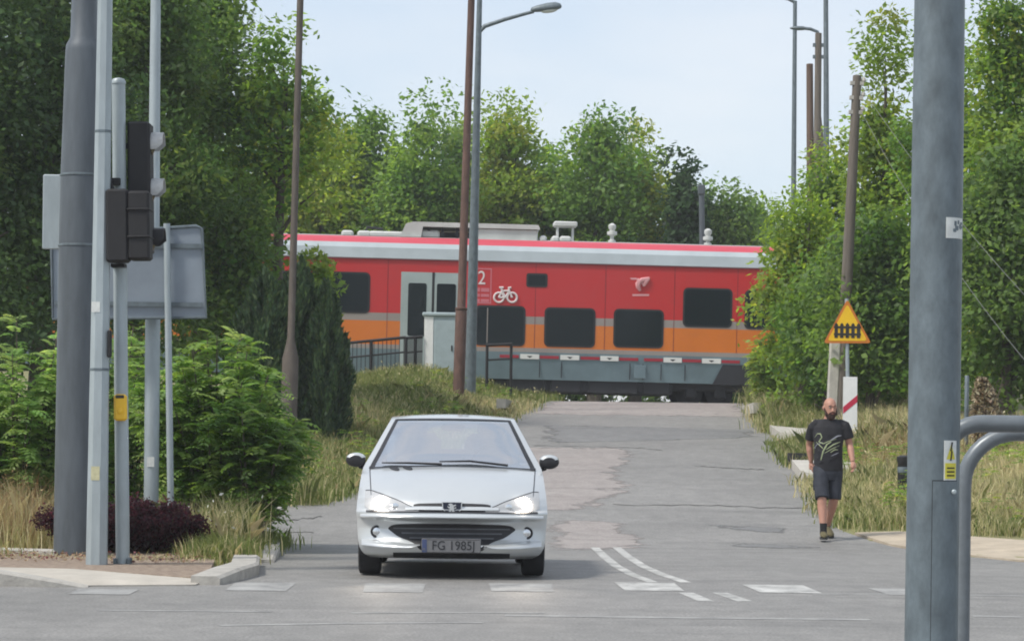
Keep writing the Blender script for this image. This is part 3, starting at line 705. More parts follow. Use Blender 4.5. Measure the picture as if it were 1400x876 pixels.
# two hooped guard rails
def guard(label, d, xL, ztop, r, bend, wide):
    root = thing('guard_rail', label, 'guard rail', (xL, d, 0), group='hooped guard rails by the foreground post')
    A = [Vector((bend-bend*math.cos(t), 0, ztop-bend+bend*math.sin(t))) for t in np.linspace(0, PI/2, 10)]
    B = [Vector((wide-bend+bend*math.sin(t), 0, ztop-bend+bend*math.cos(t))) for t in np.linspace(0, PI/2, 10)]
    mb = MB(); mb.tube([(0, 0, -.1), *A, *B, (wide, 0, -.1)], r, 16); mb.build('hoop', M['railpaint'], root)
guard('nearer hooped grey guard rail whose top bar passes behind the foreground post', 11.75, X(1288, 700, 11.75), Z(1360, 579, 11.75), .0385, .17, 1.9)
guard('farther hooped grey guard rail whose rounded corner shows right of the foreground post', 12.9, X(1317, 700, 12.9), Z(1380, 592, 12.9), .038, .26, 1.9)

# central lamp and rusty pole
p = Pole('street_lamp', 'grey street lamp with one curved arm standing beside the rusty pole', 'street lamp', (643, 520), (656, -15), 60.0)
mb = MB(); mb.lathe((0, 0, 0), [(.13, -.2), (.13, .3), (.11, 3), (.058, p.L)], 18); mb.build('shaft', M['galv_dim'], p.root)
mb = MB(); pts = [p.loc(654, 60), p.loc(655, 44), p.loc(663, 36), p.loc(690, 27), p.loc(715, 20), p.loc(730, 16)]; mb.tube(pts, [.06, .055, .05, .045, .04, .04], 10); arm = mb.build('arm', M['galv_dim'], p.root)
hp = p.loc(747, 12); mb = MB()
prf = [(-.36, .03), (-.33, .07), (-.2, .1), (.05, .125), (.22, .12), (.32, .08), (.35, .03)]
mb.loft([[Vector((x_, .9*k_*math.cos(a_), (k_ if math.sin(a_) > 0 else .55*k_)*math.sin(a_))) for a_ in np.linspace(0, 2*PI, 16, endpoint=False)] for x_, k_ in prf])
lh = mb.build('lamp_head', M['galv_dim'], p.root); lh.location = hp; lh.rotation_euler = (0, R(-9), 0)
mb = MB(); mb.ball((.06, 0, -.05), (.2, .08, .06), 14, 8); mb.build('lamp_glass', M['sticker'], lh)
p = Pole('utility_pole', 'brown rusty pole leaning slightly right in front of the train door', 'pole', (627, 535), (645, -15), 58.0)
mb = MB(); kz = p.loc(634, 420).z; mb.lathe((0, 0, 0), [(.13, -.3), (.125, kz-.05), (.095, kz), (.075, p.L)], 16); mb.build('shaft', M['rust'], p.root)
mb = MB(); mb.lathe((0, 0, kz), [(.128, -.07), (.136, -.06), (.136, -.02), (.1, 0)], 16); mb.build('collar', M['rust'], p.root)
# thin brown pole at the dark conifers
p = Pole('utility_pole', 'thin brown pole with a thicker foot in front of the dark conifers', 'pole', (395, 562), (411, -15), 43.5)
mb = MB(); kz = p.loc(397, 478).z; mb.lathe((0, 0, 0), [(.14, -.3), (.135, kz-.15), (.1, kz), (.06, kz+.2), (.055, p.L)], 14); mb.build('shaft', M['brownpole'], p.root)

# far right: lamps and wooden poles
p = Pole('street_lamp', 'tall thin grey lamp post against the sky, arm pointing left at its top', 'street lamp', (1085, 262), (1087, 2), 80.0, 2.2)
shaft(p, .1, .06, M['galv_dim'], 'shaft')
mb = MB(); mb.tube([p.loc(1087, 8), p.loc(1086, 3), p.loc(1078, -1), p.loc(1056, -6)], [.06, .055, .05, .045], 8); mb.build('arm', M['galv_dim'], p.root)
p = Pole('street_lamp', 'weathered wooden pole carrying a short lamp arm and a diagonal brace', 'street lamp', (1117, 250), (1119, 46), 80.0, 2.2)
shaft(p, .15, .1, M['wood'], 'shaft')
mb = MB(); mb.tube([p.loc(1119, 52), p.loc(1118, 44), p.loc(1108, 40), p.loc(1098, 39)], .05, 8); mb.build('arm', M['galv_dim'], p.root)
hp = p.loc(1098, 39); mb = MB(); mb.loft([[Vector((hp.x-x_, hp.y+k_*math.cos(a_), hp.z+.7*k_*math.sin(a_))) for a_ in np.linspace(0, 2*PI, 10, endpoint=False)] for x_, k_ in ((-.1, .04), (0, .09), (.25, .1), (.4, .03))]); mb.build('lamp_head', M['galv_dim'], p.root)
mb = MB(); mb.tube([p.loc(1119, 160), p.loc(1128, 245)], .09, 8); mb.build('brace', M['wood'], p.root)
mb = MB()
for py in (62, 78): mb.box(p.loc(1119, py), (.34, .12, .1))
mb.build_each('insulator', M['galv_dim'], p.root, smooth=False)
p = Pole('utility_pole', 'short dark brown wooden pole left of the wooden lamp pole', 'pole', (1108, 262), (1107, 88), 78.0, 2.2)
shaft(p, .13, .1, M['woodred'], 'shaft')
p = Pole('street_lamp_post', 'tall bare grey metal post right of the wooden lamp pole, running out of the top', 'post', (1130, 250), (1129, -20), 78.0, 2.2)
shaft(p, .11, .07, M['galv_dim'], 'shaft')
p = Pole('utility_pole', 'short dark post standing behind the train roof among the trees', 'post', (960, 330), (959, 255), 76.0, 2.2)
shaft(p, .09, .08, M['darkgrey'], 'shaft')
mb = MB(); mb.cbox((0, 0, p.L-.1), (.2, .2, .3), .03); mb.build('cap_box', M['darkgrey'], p.root)
# leaning wooden pole behind the sign, with its concrete foot and wires
p = Pole('utility_pole', 'weathered wooden pole leaning right behind the level crossing warning sign', 'pole', (1151, 520), (1172, 104), 51.0)
wp = p; shaft(p, .13, .085, M['wood'], 'shaft')
mb = MB(); mb.cbox((-.17, -.02, .75), (.2, .2, 1.9), .02); mb.build('concrete_foot', M['concrete'], p.root)
mb = MB()
for k in range(3): mb.box((0, -.02, p.L-.15-.28*k), (.26, .1, .07)); mb.lathe((.13, -.02, p.L-.12-.28*k), [(.03, 0), (.045, .03), (.03, .08), (.01, .1)], 8)
mb.build('insulator', M['concrete'], p.root)
def wire(label, a, b, sag):
    P = [Vector(a).lerp(Vector(b), t)-Vector((0, 0, sag*4*t*(1-t))) for t in np.linspace(0, 1, 12)]
    mb = MB(); mb.tube([q-Vector(a) for q in P], .0045, 6); o = mb.build('overhead_wire', M['wirem'], None); o.location = a; tag(o, label, 'wire', 'wires from the leaning wooden pole')
wire('upper thin pale wire sloping down from the leaning wooden pole', at(1176, 118, 51), at(1560, 560, 40), .35)
wire('lower thin pale wire sloping down from the leaning wooden pole', at(1176, 150, 51), at(1520, 620, 40), .5)

# level crossing warning sign with the one-stripe marker board
D_ = 46.0; bx = X(1162, 560, D_); rs = thing('road_sign', 'yellow triangular level crossing warning sign above a white board with one red stripe', 'road sign', (bx, D_, gz(bx, D_)))
def sl(px, py, dy=0.): return at(px, py, D_+dy)-Vector(rs.location)
a_, b_ = sl(1161, 600), sl(1158, 408); a_.z = -.2
mb = MB(); mb.tube([a_+Vector((0, .05, 0)), b_+Vector((0, .05, 0))], .034, 12); mb.build('post', M['galv'], rs)
def rounded_tri(A, B, Cc, r, n=5):
    out = []
    pts = [Vector(A), Vector(B), Vector(Cc)]
    for i in range(3):
        p0, p1, p2 = pts[i-1], pts[i], pts[(i+1) % 3]; u, v = (p0-p1).normalized(), (p2-p1).normalized()
        s_, e_ = p1+u*r, p1+v*r
        for t in np.linspace(0, 1, n): out.append(s_*(1-t)**2+p1*2*t*(1-t)+e_*t*t)
    return out
T = [sl(1158.5, 409), sl(1126, 469), sl(1191, 469)]; cen = (T[0]+T[1]+T[2])/3
def tri_plate(scale, y, th, rr): P = rounded_tri(*[cen+(q-cen)*scale for q in T], rr); return [(q.x, q.z) for q in P], y, th
def flat(poly, y, th): mb = MB(); mb.prism(poly, (0, y, 0), (1, 0, 0), (0, 0, 1), th); return mb
po, y_, th_ = tri_plate(1, 0, .02, .06); pl = flat(po, 0, .02).build('warning_plate', M['signorange'], rs, smooth=False)
po, y_, th_ = tri_plate(.84, 0, .01, .06); flat(po, -.004, .006).build('yellow_field', M['signyellow'], pl, smooth=False)
s_ = T[2].x-T[1].x; mb = MB(); gy = -.008
x0_ = cen.x-s_*.235; zb = sl(1158, 462).z; zt_ = sl(1158, 442).z
def bar(x0, x1, z0, z1): mb.prism([(x0, z0), (x1, z0), (x1, z1), (x0, z1)], (0, gy, 0), (1, 0, 0), (0, 0, 1), .003)
for k in range(5):
    xx = x0_+s_*.47*k/4; wv = s_*.036
    mb.prism([(xx-wv, zb), (xx+wv, zb), (xx+wv, zt_-.02), (xx, zt_+.01), (xx-wv, zt_-.02)], (0, gy-.0005*k, 0), (1, 0, 0), (0, 0, 1), .003)
h_ = zt_-zb
for f_ in (.18, .66): mb.prism([(x0_-s_*.05, zb+h_*f_), (x0_+s_*.52, zb+h_*f_), (x0_+s_*.52, zb+h_*(f_+.15)), (x0_-s_*.05, zb+h_*(f_+.15))], (0, gy-.004, 0), (1, 0, 0), (0, 0, 1), .003)
mb.build('fence_symbol', M['ink'], pl, smooth=False)
a_, b_ = sl(1152, 596), sl(1172, 515); x0_, x1_, z0_, z1_ = a_.x, b_.x, a_.z, b_.z
mk = flat([(x0_, z0_), (x1_+.01, z0_), (x1_, z1_), (x0_, z1_)], -.01, .025).build('marker_board', M['white'], rs, smooth=False)
zc = sl(1162, 553).z; flat([(x0_+.002, zc-.16), (x1_+.004, zc+.05), (x1_+.004, zc+.17), (x0_+.002, zc-.04)], -.014, .004).build('red_stripe', M['signred'], mk, smooth=False)
mb = MB(); mb.box(((x0_+x1_)/2, .03, z1_-.15), (.14, .07, .04)); mb.box(((x0_+x1_)/2, .03, z0_+.2), (.14, .07, .04)); mb.build_each('clamp', M['galv_dim'], rs, smooth=False)

# relay cabinet and railings by the crossing
D_ = 63.5; bx = X(603, 500, D_); cb = thing('relay_cabinet', 'pale grey metal relay cabinet standing behind the rusty pole', 'cabinet', (bx, D_, gz(bx, D_)-.1))
w_ = 46*D_/FPX; top = Z(603, 432, D_)-cb.location[2]
mb = MB(); mb.cbox((0, 0, top/2), (w_, .5, top), .02); mb.build('housing', M['cab'], cb)
mb = MB(); mb.cbox((0, 0, top+.03), (w_+.1, .6, .09), .02); mb.build('cap', M['cab'], cb)
mb = MB(); mb.cbox((-w_/2+.11, -.252, top/2), (.22, .02, top*.97), .008); mb.build('corner_panel', M['white'], cb)
mb = MB(); mb.cbox((.1, -.253, top*.5), (w_-.3, .02, top*.86), .008); dr_ = mb.build('door', M['cab'], cb)
mb = MB(); mb.cbox((w_*.32, -.27, top*.5), (.03, .03, .14), .008); mb.build('handle', M['blackm'], dr_)
def railing(label, pts, d, posts, grp='dark railings by the crossing', bars=True):
    W = [at(px, py, d) for px, py in pts]; root = thing('railing', label, 'railing', (W[0].x, d, gz(W[0].x, d)), group=grp); o_ = Vector(root.location)
    mb = MB(); mb.tube([q-o_ for q in W], .035, 8); mb.build('handrail', M['blackm'], root)
    mb = MB(); mb.tube([q-o_-Vector((0, 0, .35)) for q in W], .022, 8); mb.build('lower_rail', M['blackm'], root)
    for px, py in posts:
        q = at(px, py, d)-o_; mb = MB(); mb.tube([(q.x, 0, gz(q.x+o_.x, d)-o_.z-.1), q], .035, 8); mb.build('post', M['blackm'], root)
    if bars:
        mb = MB()
        for t in np.linspace(.03, .97, 16):
            q = W[0].lerp(W[-1], t)-o_; mb.tube([q-Vector((0, 0, .8)), q], .009, 5)
        mb.build('bars', M['blackm'], root)
railing('dark sloping railing with thin bars left of the pale cabinet', [(462, 470), (555, 461)], 63.0, [(463, 470), (508, 466), (555, 461)])
railing('short dark railing between the pale cabinet and the lamp', [(555, 462), (578, 460)], 63.2, [(568, 461)])
railing('dark railing of two posts right of the lamp at the crossing', [(664, 472), (700, 470)], 62.5, [(666, 472), (699, 470)], bars=False)
# ------------------------------------------------------------------ the train
tm = lambda n, c, r=.32, v=.05, **k: mat(n, c, r, 0, v, 1.2, **k)
T_RED = tm('train_red', (.52, .022, .024), var2=(.46, .027, .028)); T_PINK = tm('train_roof_red', (.52, .06, .09), .45)
T_GREY = tm('train_light_grey', (.42, .47, .50), .4, .1); T_ORANGE = tm('train_orange', (.58, .16, .022)); T_MID = tm('train_grey_line', (.27, .235, .215), .45)
T_SKIRT = tm('train_skirt_grey', (.13, .185, .21), .5, .2); T_DARK = tm('train_underframe', (.016, .017, .022), .8, .3); T_ROOF = tm('train_roof_grey', (.33, .33, .32), .7, .15)
T_GLASS = bpy.data.materials.new('dark_window_glass'); T_GLASS.use_nodes = True
P_ = T_GLASS.node_tree.nodes['Principled BSDF']; P_.inputs['Base Color'].default_value = (.010, .016, .019, 1); P_.inputs['Roughness'].default_value = .08; P_.inputs['Specular IOR Level'].default_value = .12
T_RUB = tm('window_rubber', (.012, .012, .014), .6)
T_SEAM = tm('panel_seam_dark_red', (.16, .015, .02), .6); T_WHITE = tm('train_white_marking', (.70, .62, .62), .5); T_DOOR = tm('train_door_grey', (.33, .385, .38), .4, .1)
tr = thing('train', 'red and orange regional train carriage crossing the road on the level crossing', 'train', (-1.43*math.sin(TR_YAW), TR_D+1.43, TR_Z-.03), (0, TR_GRADE, TR_YAW))
S_ = TR_D/FPX
def tu(px): return (px-1.9-CX)*S_
def tv(px, py): return (548+(px-700)*.0255-py)*S_
YS = -1.43                                       # side wall
U0, U1 = tu(40), tu(1190)
prof = [(-1.36, .60, 0), (-1.42, 1.12, 1), (-1.43, 1.30, 2), (-1.43, 1.41, 3), (-1.43, 2.02, 2), (-1.43, 2.22, 4), (-1.43, 3.60, 5), (-1.46, 3.63, 6), (-1.43, 3.9, 6), (-1.34, 4.03, 7), (-1.16, 4.15, 7), (-1.02, 4.21, 8), (-.5, 4.27, 8), (0, 4.29, 8)]
mats_ = [T_SKIRT, T_SKIRT, T_MID, T_ORANGE, T_MID, T_RED, T_GREY, T_PINK, T_ROOF]
# material of the face from point i to i+1
fm = [0, 1, 2, 3, 2, 5, 6, 6, 6, 7, 7, 8, 8]
fm[4] = 4
full = [(y, z) for y, z, _ in prof]+[(-y, z) for y, z, _ in prof[-2::-1]]
fmf = fm+fm[::-1]
mb = MB(); US = np.linspace(U0, U1, 24)
for i in range(len(full)-1):
    (ya, za), (yb, zb) = full[i], full[i+1]; mb.mi = fmf[i]
    mb.grid([[(u, ya, za) for u in US], [(u, yb, zb) for u in US]])
mb.mi = 5
for u in (U0, U1): mb.add([(u, y, z) for y, z in full], [tuple(range(len(full)))])
mb.mi = 0; mb.grid([[(u, -1.36, .6) for u in US], [(u, 1.36, .6) for u in US]])
bm_o = mb.build('body', mats_, tr, auto=25)
# bottom of the skirt stops before the bogie: dark recess box over it
def rrect(u0, u1, v0, v1, r, n=5):
    r = min(r, (u1-u0)/2.01, (v1-v0)/2.01); out = []
    for cx, cy, a in ((u1-r, v1-r, 0), (u0+r, v1-r, 90), (u0+r, v0+r, 180), (u1-r, v0+r, 270)):
        for t in np.linspace(0, 90, n): out.append((cx+r*math.cos(R(a+t)), cy+r*math.sin(R(a+t))))
    return out
def tflat(name, poly, off, th, m, par=tr): mb = MB(); mb.prism(poly, (0, YS-off, 0), (1, 0, 0), (0, 0, 1), th); return mb.build(name, m, par, smooth=False)
def twin(x0, x1, y0, y1, r=.13, split=None):
    c = (x0+x1)/2; u0, u1 = tu(x0), tu(x1); v0, v1 = tv(c, y1), tv(c, y0)
    f = tflat('window', rrect(u0, u1, v0, v1, r), .012, .02, T_RUB)
    g = tflat('pane', rrect(u0+.05, u1-.05, v0+.05, v1-.05, r*.7), .016, .01, T_GLASS, f)
    if split: 
        mb = MB(); mb.box((tu(split), YS-.018, (v0+v1)/2), (.025, .008, v1-v0-.14)); mb.build('divider', T_MID, f, smooth=False)
for w in ((434, 504, 370, 426), (648, 717, 416, 471, .13, 665), (743, 813, 419, 473), (838, 907, 421, 474), (933, 1001, 392, 446), (1018, 1088, 395, 449), (338, 408, 368, 424)): twin(*w)
twin(717, 746, 372, 391, .06)
# doors
c = 588; v0, v1 = tv(c, 505), tv(c, 371); u0, u1 = tu(546), tu(631)
df = tflat('door_frame', [(u0, v0), (u1, v0), (u1, v1), (u0, v1)], .008, .02, T_DOOR)
for a_, b_, g0, g1 in ((551, 588.5, 556, 581), (591.5, 627, 595, 621)):
    d_ = tflat('door', [(tu(a_), v0+.03), (tu(b_), v0+.03), (tu(b_), v1-.1), (tu(a_), v1-.1)], .022, .02, T_DOOR)
    tflat('door_window', rrect(tu(g0), tu(g1), tv(c, 458), tv(c, 386), .05), .03, .012, T_GLASS, d_)
tflat('door_seal', [(tu(588.3), v0), (tu(591.7), v0), (tu(591.7), v1), (tu(588.3), v1)], .026, .02, T_RUB)
# stripes of retro-reflective markers along the sill
def seg(x0, x1, m, name, y0=484.5, y1=490.0, k=0.): 
    c = (x0+x1)/2; dy = (c-770)*.0255; v0, v1 = tv(c, y1+dy), tv(c, y0+dy); return tflat(name, [(tu(x0), v0), (tu(x1), v0), (tu(x1), v1), (tu(x0), v1)], .010+k, .03, m)
T_SRED = tm('marker_red', (.30, .015, .03), .5); T_SWHITE = tm('marker_white', (.62, .62, .60), .5)
for x0, x1 in ((683, 709), (738, 764), (794, 820), (847, 873), (881, 907), (934, 960), (988, 1013)): seg(x0, x1, T_SRED, 'red_marker', 485.2, 489.2)
for x0, x1 in ((711, 737), (766, 792), (821, 846), (908, 933), (961, 987)):
    s_ = seg(x0, x1, T_SWHITE, 'white_marker', 483.5, 490.2); c = (x0+x1)/2; dy = (c-770)*.0255
    tflat('lifting_arrow', [(tu(c-4), tv(c, 486+dy)), (tu(c), tv(c, 488.6+dy)), (tu(c+4), tv(c, 486+dy))], .014, .006, T_RUB, s_)
# class sign, bicycle pictogram and operator's emblem
cx_, cz_ = tu(655.5), tv(655, 379)
nb = text_mesh('class_number', '2', .50, T_WHITE, tr, (cx_+.01, YS-.006, cz_), depth=.004, sx=.85)
mb = MB(); u0, u1, v0, v1 = tu(641), tu(669.5), tv(655, 413), tv(655, 365)
T_FAINT = tm('faded_pink_marking', (.55, .16, .19), .5)
for a_ in ((u0, u1, v1-.03, v1), (u0, u1, v0, v0+.03), (u1-.03, u1, v0+.03, v1-.03), (u0, u0+.03, v0+.03, v1-.03)): mb.prism([(a_[0], a_[2]), (a_[1], a_[2]), (a_[1], a_[3]), (a_[0], a_[3])], (0, YS-.005, 0), (1, 0, 0), (0, 0, 1), .01)
for k, (a_, b_) in enumerate(((392, 397), (400, 404), (407, 411))): 
    for q0, q1 in ((.08, .45), (.5, .9)): mb.prism([(u0+(u1-u0)*q0, tv(655, b_)), (u0+(u1-u0)*q1, tv(655, b_)), (u0+(u1-u0)*q1, tv(655, a_)), (u0+(u1-u0)*q0, tv(655, a_))], (0, YS-.005, 0), (1, 0, 0), (0, 0, 1), .01)
mb.build('class_panel', T_FAINT, tr, smooth=False)
def bl(px, py): return Vector((tu(px), YS-.012, tv(px, py)))
mb = MB()
for cx in (680, 698): mb.tube([bl(cx, 405)+Vector((6.6*S_*math.cos(t), 0, 6.6*S_*math.sin(t))) for t in np.linspace(0, 2*PI, 25)], .026, 6, caps=False)
for pth in (((680, 405), (684, 396), (694, 396), (698, 405)), ((680, 405), (689, 405), (694, 396)), ((684, 396), (689, 405)), ((684, 396), (683, 392)), ((680, 391.5), (686, 391.5)), ((694, 396), (693, 391.5), (696.5, 391.5))):
    mb.tube([bl(*q) for q in pth], .028, 6)
mb.build('bicycle_pictogram', T_WHITE, tr)
mb = MB(); T_EMB = tm('pale_emblem', (.62, .30, .31), .5)
def poly_mark(px): mb.prism([(tu(x), tv(x, y)) for x, y in px], (0, YS-.006, 0), (1, 0, 0), (0, 0, 1), .01)
poly_mark([(861, 380.5), (870, 380.5), (868, 378), (859, 378)]); poly_mark([(863, 403), (886, 403), (886, 400.3), (863, 400.3)])
mb.tube([bl(869, 380.5), bl(872, 382), bl(870.4, 386), bl(870.6, 391), bl(873.6, 396)], [.05, .07, .075, .06, .03], 6)
mb.tube([bl(872, 384), bl(875.5, 381), bl(886, 379)], [.06, .06, .045], 6); mb.tube([bl(884, 379.5), bl(880.5, 384), bl(878.8, 389)], [.05, .06, .03], 6); mb.tube([bl(875, 383.5), bl(878, 388), bl(879, 389.5)], .035, 6)
mb.build('operator_emblem', T_EMB, tr)
# skirt panels, underframe, bogie
mb = MB()
for px in (738, 768, 862, 880, 905, 938): mb.box((tu(px), -1.405, .87), (.02, .02, .42))
mb.build_each('skirt_joint', T_DARK, tr, smooth=False)
mb = MB()
for px in (420, 528, 730, 826, 921, 1008): mb.box((tu(px), YS-.001, 2.5), (.012, .008, 2.2))
mb.build_each('panel_seam', T_SEAM, tr, smooth=False)
mb = MB(); mb.box(((U0+U1)/2, YS-.026, 3.6), (U1-U0-.1, .02, .018)); mb.build('gutter_seam', T_SEAM, tr, smooth=False)
mb = MB(); mb.cbox((tu(876), -1.425, .86), (.3, .03, .34), .01); mb.build('skirt_hatch', T_SKIRT, tr)
mb = MB(); mb.prism([(tu(976), .58), (tu(1055), .58), (tu(1055), 1.1), (tu(990), 1.1)], (0, YS-.012, 0), (1, 0, 0), (0, 0, 1), .05); mb.build('bogie_recess', T_DARK, tr, smooth=False)
mb = MB(); mb.cbox((tu(780), 0, .46), (tu(925)-tu(640), 2.5, .34), .05)
for px, w in ((720, 1.), (775, .8), (840, 1.3), (900, .7)): mb.cbox((tu(px), -1.1, .50), (w, .4, .44), .03)
mb.build('underframe', T_DARK, tr)
for bx_ in (970, 300):
    mb = MB(); mb.cbox((tu(bx_), -1.06, .55), (2.1, .16, .3), .05); mb.cbox((tu(bx_), 0, .6), (.5, 2.1, .3), .05); mb.cbox((tu(bx_), -1.1, .8), (.6, .2, .35), .05); bg = mb.build('bogie', T_DARK, tr)
    for dx in (-22, 20):
        for sy in (-1, 1):
            mb = MB(); mb.lathe((tu(bx_+dx), sy*.76, .36), [(.08, -sy*.1), (.3, -.06), (.33, -.055), (.36, -.02), (.36, .05), (.1, .08)], 28, 'Y'); mb.build('wheel', T_DARK, bg)
        mb = MB(); mb.lathe((tu(bx_+dx), 0, .36), [(.07, -.8), (.07, .8)], 12, 'Y'); mb.cbox((tu(bx_+dx), -1.06, .36), (.3, .18, .28), .04); mb.build('axle', T_DARK, bg)
# roof equipment
T_RW = tm('roof_equipment_white', (.50, .51, .49), .55, .15)
def rtop(px): return tv(px, 320+(px-450)*.0255)
mb = MB(); zt = tv(640, 301); zb_ = 4.2
u0, u1 = tu(543), tu(736)
mb.prism([(u0, 4.24), (u0+.16, zt-.05), (u0+.35, zt), (u1-.05, zt), (u1, zt-.08), (u1, zt-.12), (u0+.6, zt-.12), (u0+.55, 4.24)], (0, -.85, 0), (1, 0, 0), (0, 0, 1), 1.7); mb.build('roof_fairing', T_RW, tr, smooth=False)
mb = MB(); mb.cbox((tu(692), 0, (4.2+zt)/2-.06), (tu(735)-tu(652), 1.6, zt-.12-4.2), .03); mb.cbox((tu(585), 0, 4.33), (.5, 1.5, .22), .05); mb.build_each('roof_unit', T_RW, tr)
mb = MB()
for px in (583, 602, 622, 640): mb.box((tu(px), -.7, (4.24+zt-.12)/2), (.07, .06, zt-.12-4.24))
mb.build_each('roof_strut', T_DARK, tr, smooth=False)
mb = MB(); mb.cbox((tu(612), .1, 4.32), (tu(650)-tu(565), 1.0, .2), .04); mb.build('roof_recess', T_DARK, tr)
for px, w in ((471, .3), (494, .34), (512, .42), (535, .6), (741, .18), (758, .2), (772, .3)):
    mb = MB(); mb.cbox((tu(px), -.55, 4.29), (w*1.05, .5, .17), .05); mb.build('roof_cover', T_RW, tr)
mb = MB(); zq = tv(773, 297); mb.cbox((tu(773), -.2, zq-.06), (.62, .5, .14), .03)
for s in (-.2, .2): mb.box((tu(773)+s, -.2, (zq+4.2)/2-.05), (.05, .3, zq-4.2))
mb.build('roof_aerial_box', T_RW, tr)
for px, py in ((838, 299), (972, 306)):
    z1 = tv(px, py); mb = MB(); mb.lathe((tu(px), -.4, 0), [(.1, 4.22), (.1, 4.32), (.05, 4.34), (.05, z1-.34), (.13, z1-.3), (.13, z1-.22), (.06, z1-.2), (.1, z1-.12), (.1, z1-.05), (.03, z1)], 14); mb.build('insulator', T_RW, tr)
mb = MB(); mb.tube([(tu(494), -.3, 4.3), (tu(498), -.3, 4.5), (tu(520), -.3, 4.46)], .035, 6); mb.build('roof_cable', T_RUB, tr)
# ------------------------------------------------------------------ silver hatchback
CAR_D = 22.45
car = thing('parked_car', 'x', 'car', (X(617, 780, CAR_D), CAR_D, 0.006), (0, 0, R(1.3)))
car.name = 'car'; tag(car, 'silver hatchback with both headlights on driving towards the junction', 'car')
C_PAINT = mat('silver_car_paint', (.545, .57, .58), .30, .38, .03, 3, coat=.8)
C_TRIM = mat('black_car_trim', (.014, .014, .017), .5, 0, .15, 20); C_TYRE = mat('tyre_rubber', (.016, .016, .018), .85, 0, .2, 20)
C_RIM = mat('alloy_rim', (.4, .41, .42), .35, .8, .05, 6); C_CHROME = mat('chrome', (.72, .74, .76), .18, .9, .03, 6); C_INT = mat('car_interior', (.10, .105, .115), .8, 0, .2, 8)
C_SEAT = mat('seat_fabric', (.20, .215, .25), .9, 0, .2, 30)
C_PLATE = mat('plate_white_in_shade', (.15, .15, .155), .4, 0, .1, 12)  # white plate coloured dark grey, its shade put into the base colour
C_GLASS = bpy.data.materials.new('car_window_glass'); C_GLASS.use_nodes = True
nt = C_GLASS.node_tree; N = nt.nodes; L = nt.links
gl = N.new('ShaderNodeBsdfGlossy'); gl.inputs['Roughness'].default_value = .03; gl.inputs['Color'].default_value = (.97, .98, 1, 1)
tp = N.new('ShaderNodeBsdfTransparent'); tp.inputs[0].default_value = (.80, .88, .90, 1); mx = N.new('ShaderNodeMixShader'); mx.inputs[0].default_value = .68
L.new(tp.outputs[0], mx.inputs[1]); L.new(gl.outputs[0], mx.inputs[2]); L.new(mx.outputs[0], N['Material Output'].inputs['Surface'])
C_LENS = emis('lit_headlamp_glass', (.38, .39, .4), .05); C_BULB = emis('lit_headlamp_bulb', (1., .88, .75), 22.)
C_LENS.node_tree.nodes['Principled BSDF'].inputs['Roughness'].default_value = .1
# centre line (distance behind the nose, height), half width and sweep-back of the corners
CL = [  # y, z, w, k, drop
 (.16, .165, .70, .25, .0), (.06, .20, .76, .28, .0), (.02, .27, .80, .30, .0), (.085, .34, .81, .24, .0), (.11, .42, .815, .22, .0), (.07, .49, .82, .26, .0),
 (-.012, .525, .823, .34, .0), (-.01, .56, .826, .34, .0), (.045, .585, .826, .33, .0), (.06, .62, .825, .34, .0), (.09, .66, .822, .36, .0), (.16, .715, .82, .36, .012),
 (.35, .80, .815, .30, .035), (.60, .875, .81, .20, .05), (.85, .93, .805, .12, .045), (.96, .95, .80, .12, .03),
 (1.16, 1.065, .735, .16, .012), (1.40, 1.20, .665, .18, .008), (1.62, 1.325, .60, .19, .006), (1.74, 1.378, .575, .19, .010), (1.9, 1.405, .57, .17, .02), (2.2, 1.428, .57, .12, .03), (2.7, 1.425, .565, .05, .03), (3.2, 1.39, .555, .0, .03)]
CL = np.array(CL); tt = np.concatenate([[0], np.cumsum(np.hypot(np.diff(CL[:, 0]), np.diff(CL[:, 1]))+.02)])
def pchip(xq, xk, yk):
    h = np.diff(xk); dl = np.diff(yk)/h; m = np.zeros(len(xk)); m[0], m[-1] = dl[0], dl[-1]
    for i in range(1, len(xk)-1):
        if dl[i-1]*dl[i] > 0: w1, w2 = 2*h[i]+h[i-1], h[i]+2*h[i-1]; m[i] = (w1+w2)/(w1/dl[i-1]+w2/dl[i])
    i = np.clip(np.searchsorted(xk, xq)-1, 0, len(h)-1); t = (xq-xk[i])/h[i]
    return (1+2*t)*(1-t)**2*yk[i]+t*(1-t)**2*h[i]*m[i]+t*t*(3-2*t)*yk[i+1]+t*t*(t-1)*h[i]*m[i+1]
tq = np.unique(np.concatenate([np.linspace(0, tt[-1], 110), tt]))
Q = np.stack([pchip(tq, tt, CL[:, k]) for k in range(5)], 1)
def car_pt(q, s, off=0.):
    y, z, w, k, dr = q; x = w*s; a = abs(s)
    return Vector((x, y+k*(.25*a**2+.75*a**4.0), z-dr*a**2))
sv = np.sin(np.linspace(-PI/2, PI/2, 49)); sv = np.sign(sv)*np.abs(sv)**.9
WS0, WS1 = .955, 1.372           # windscreen height range
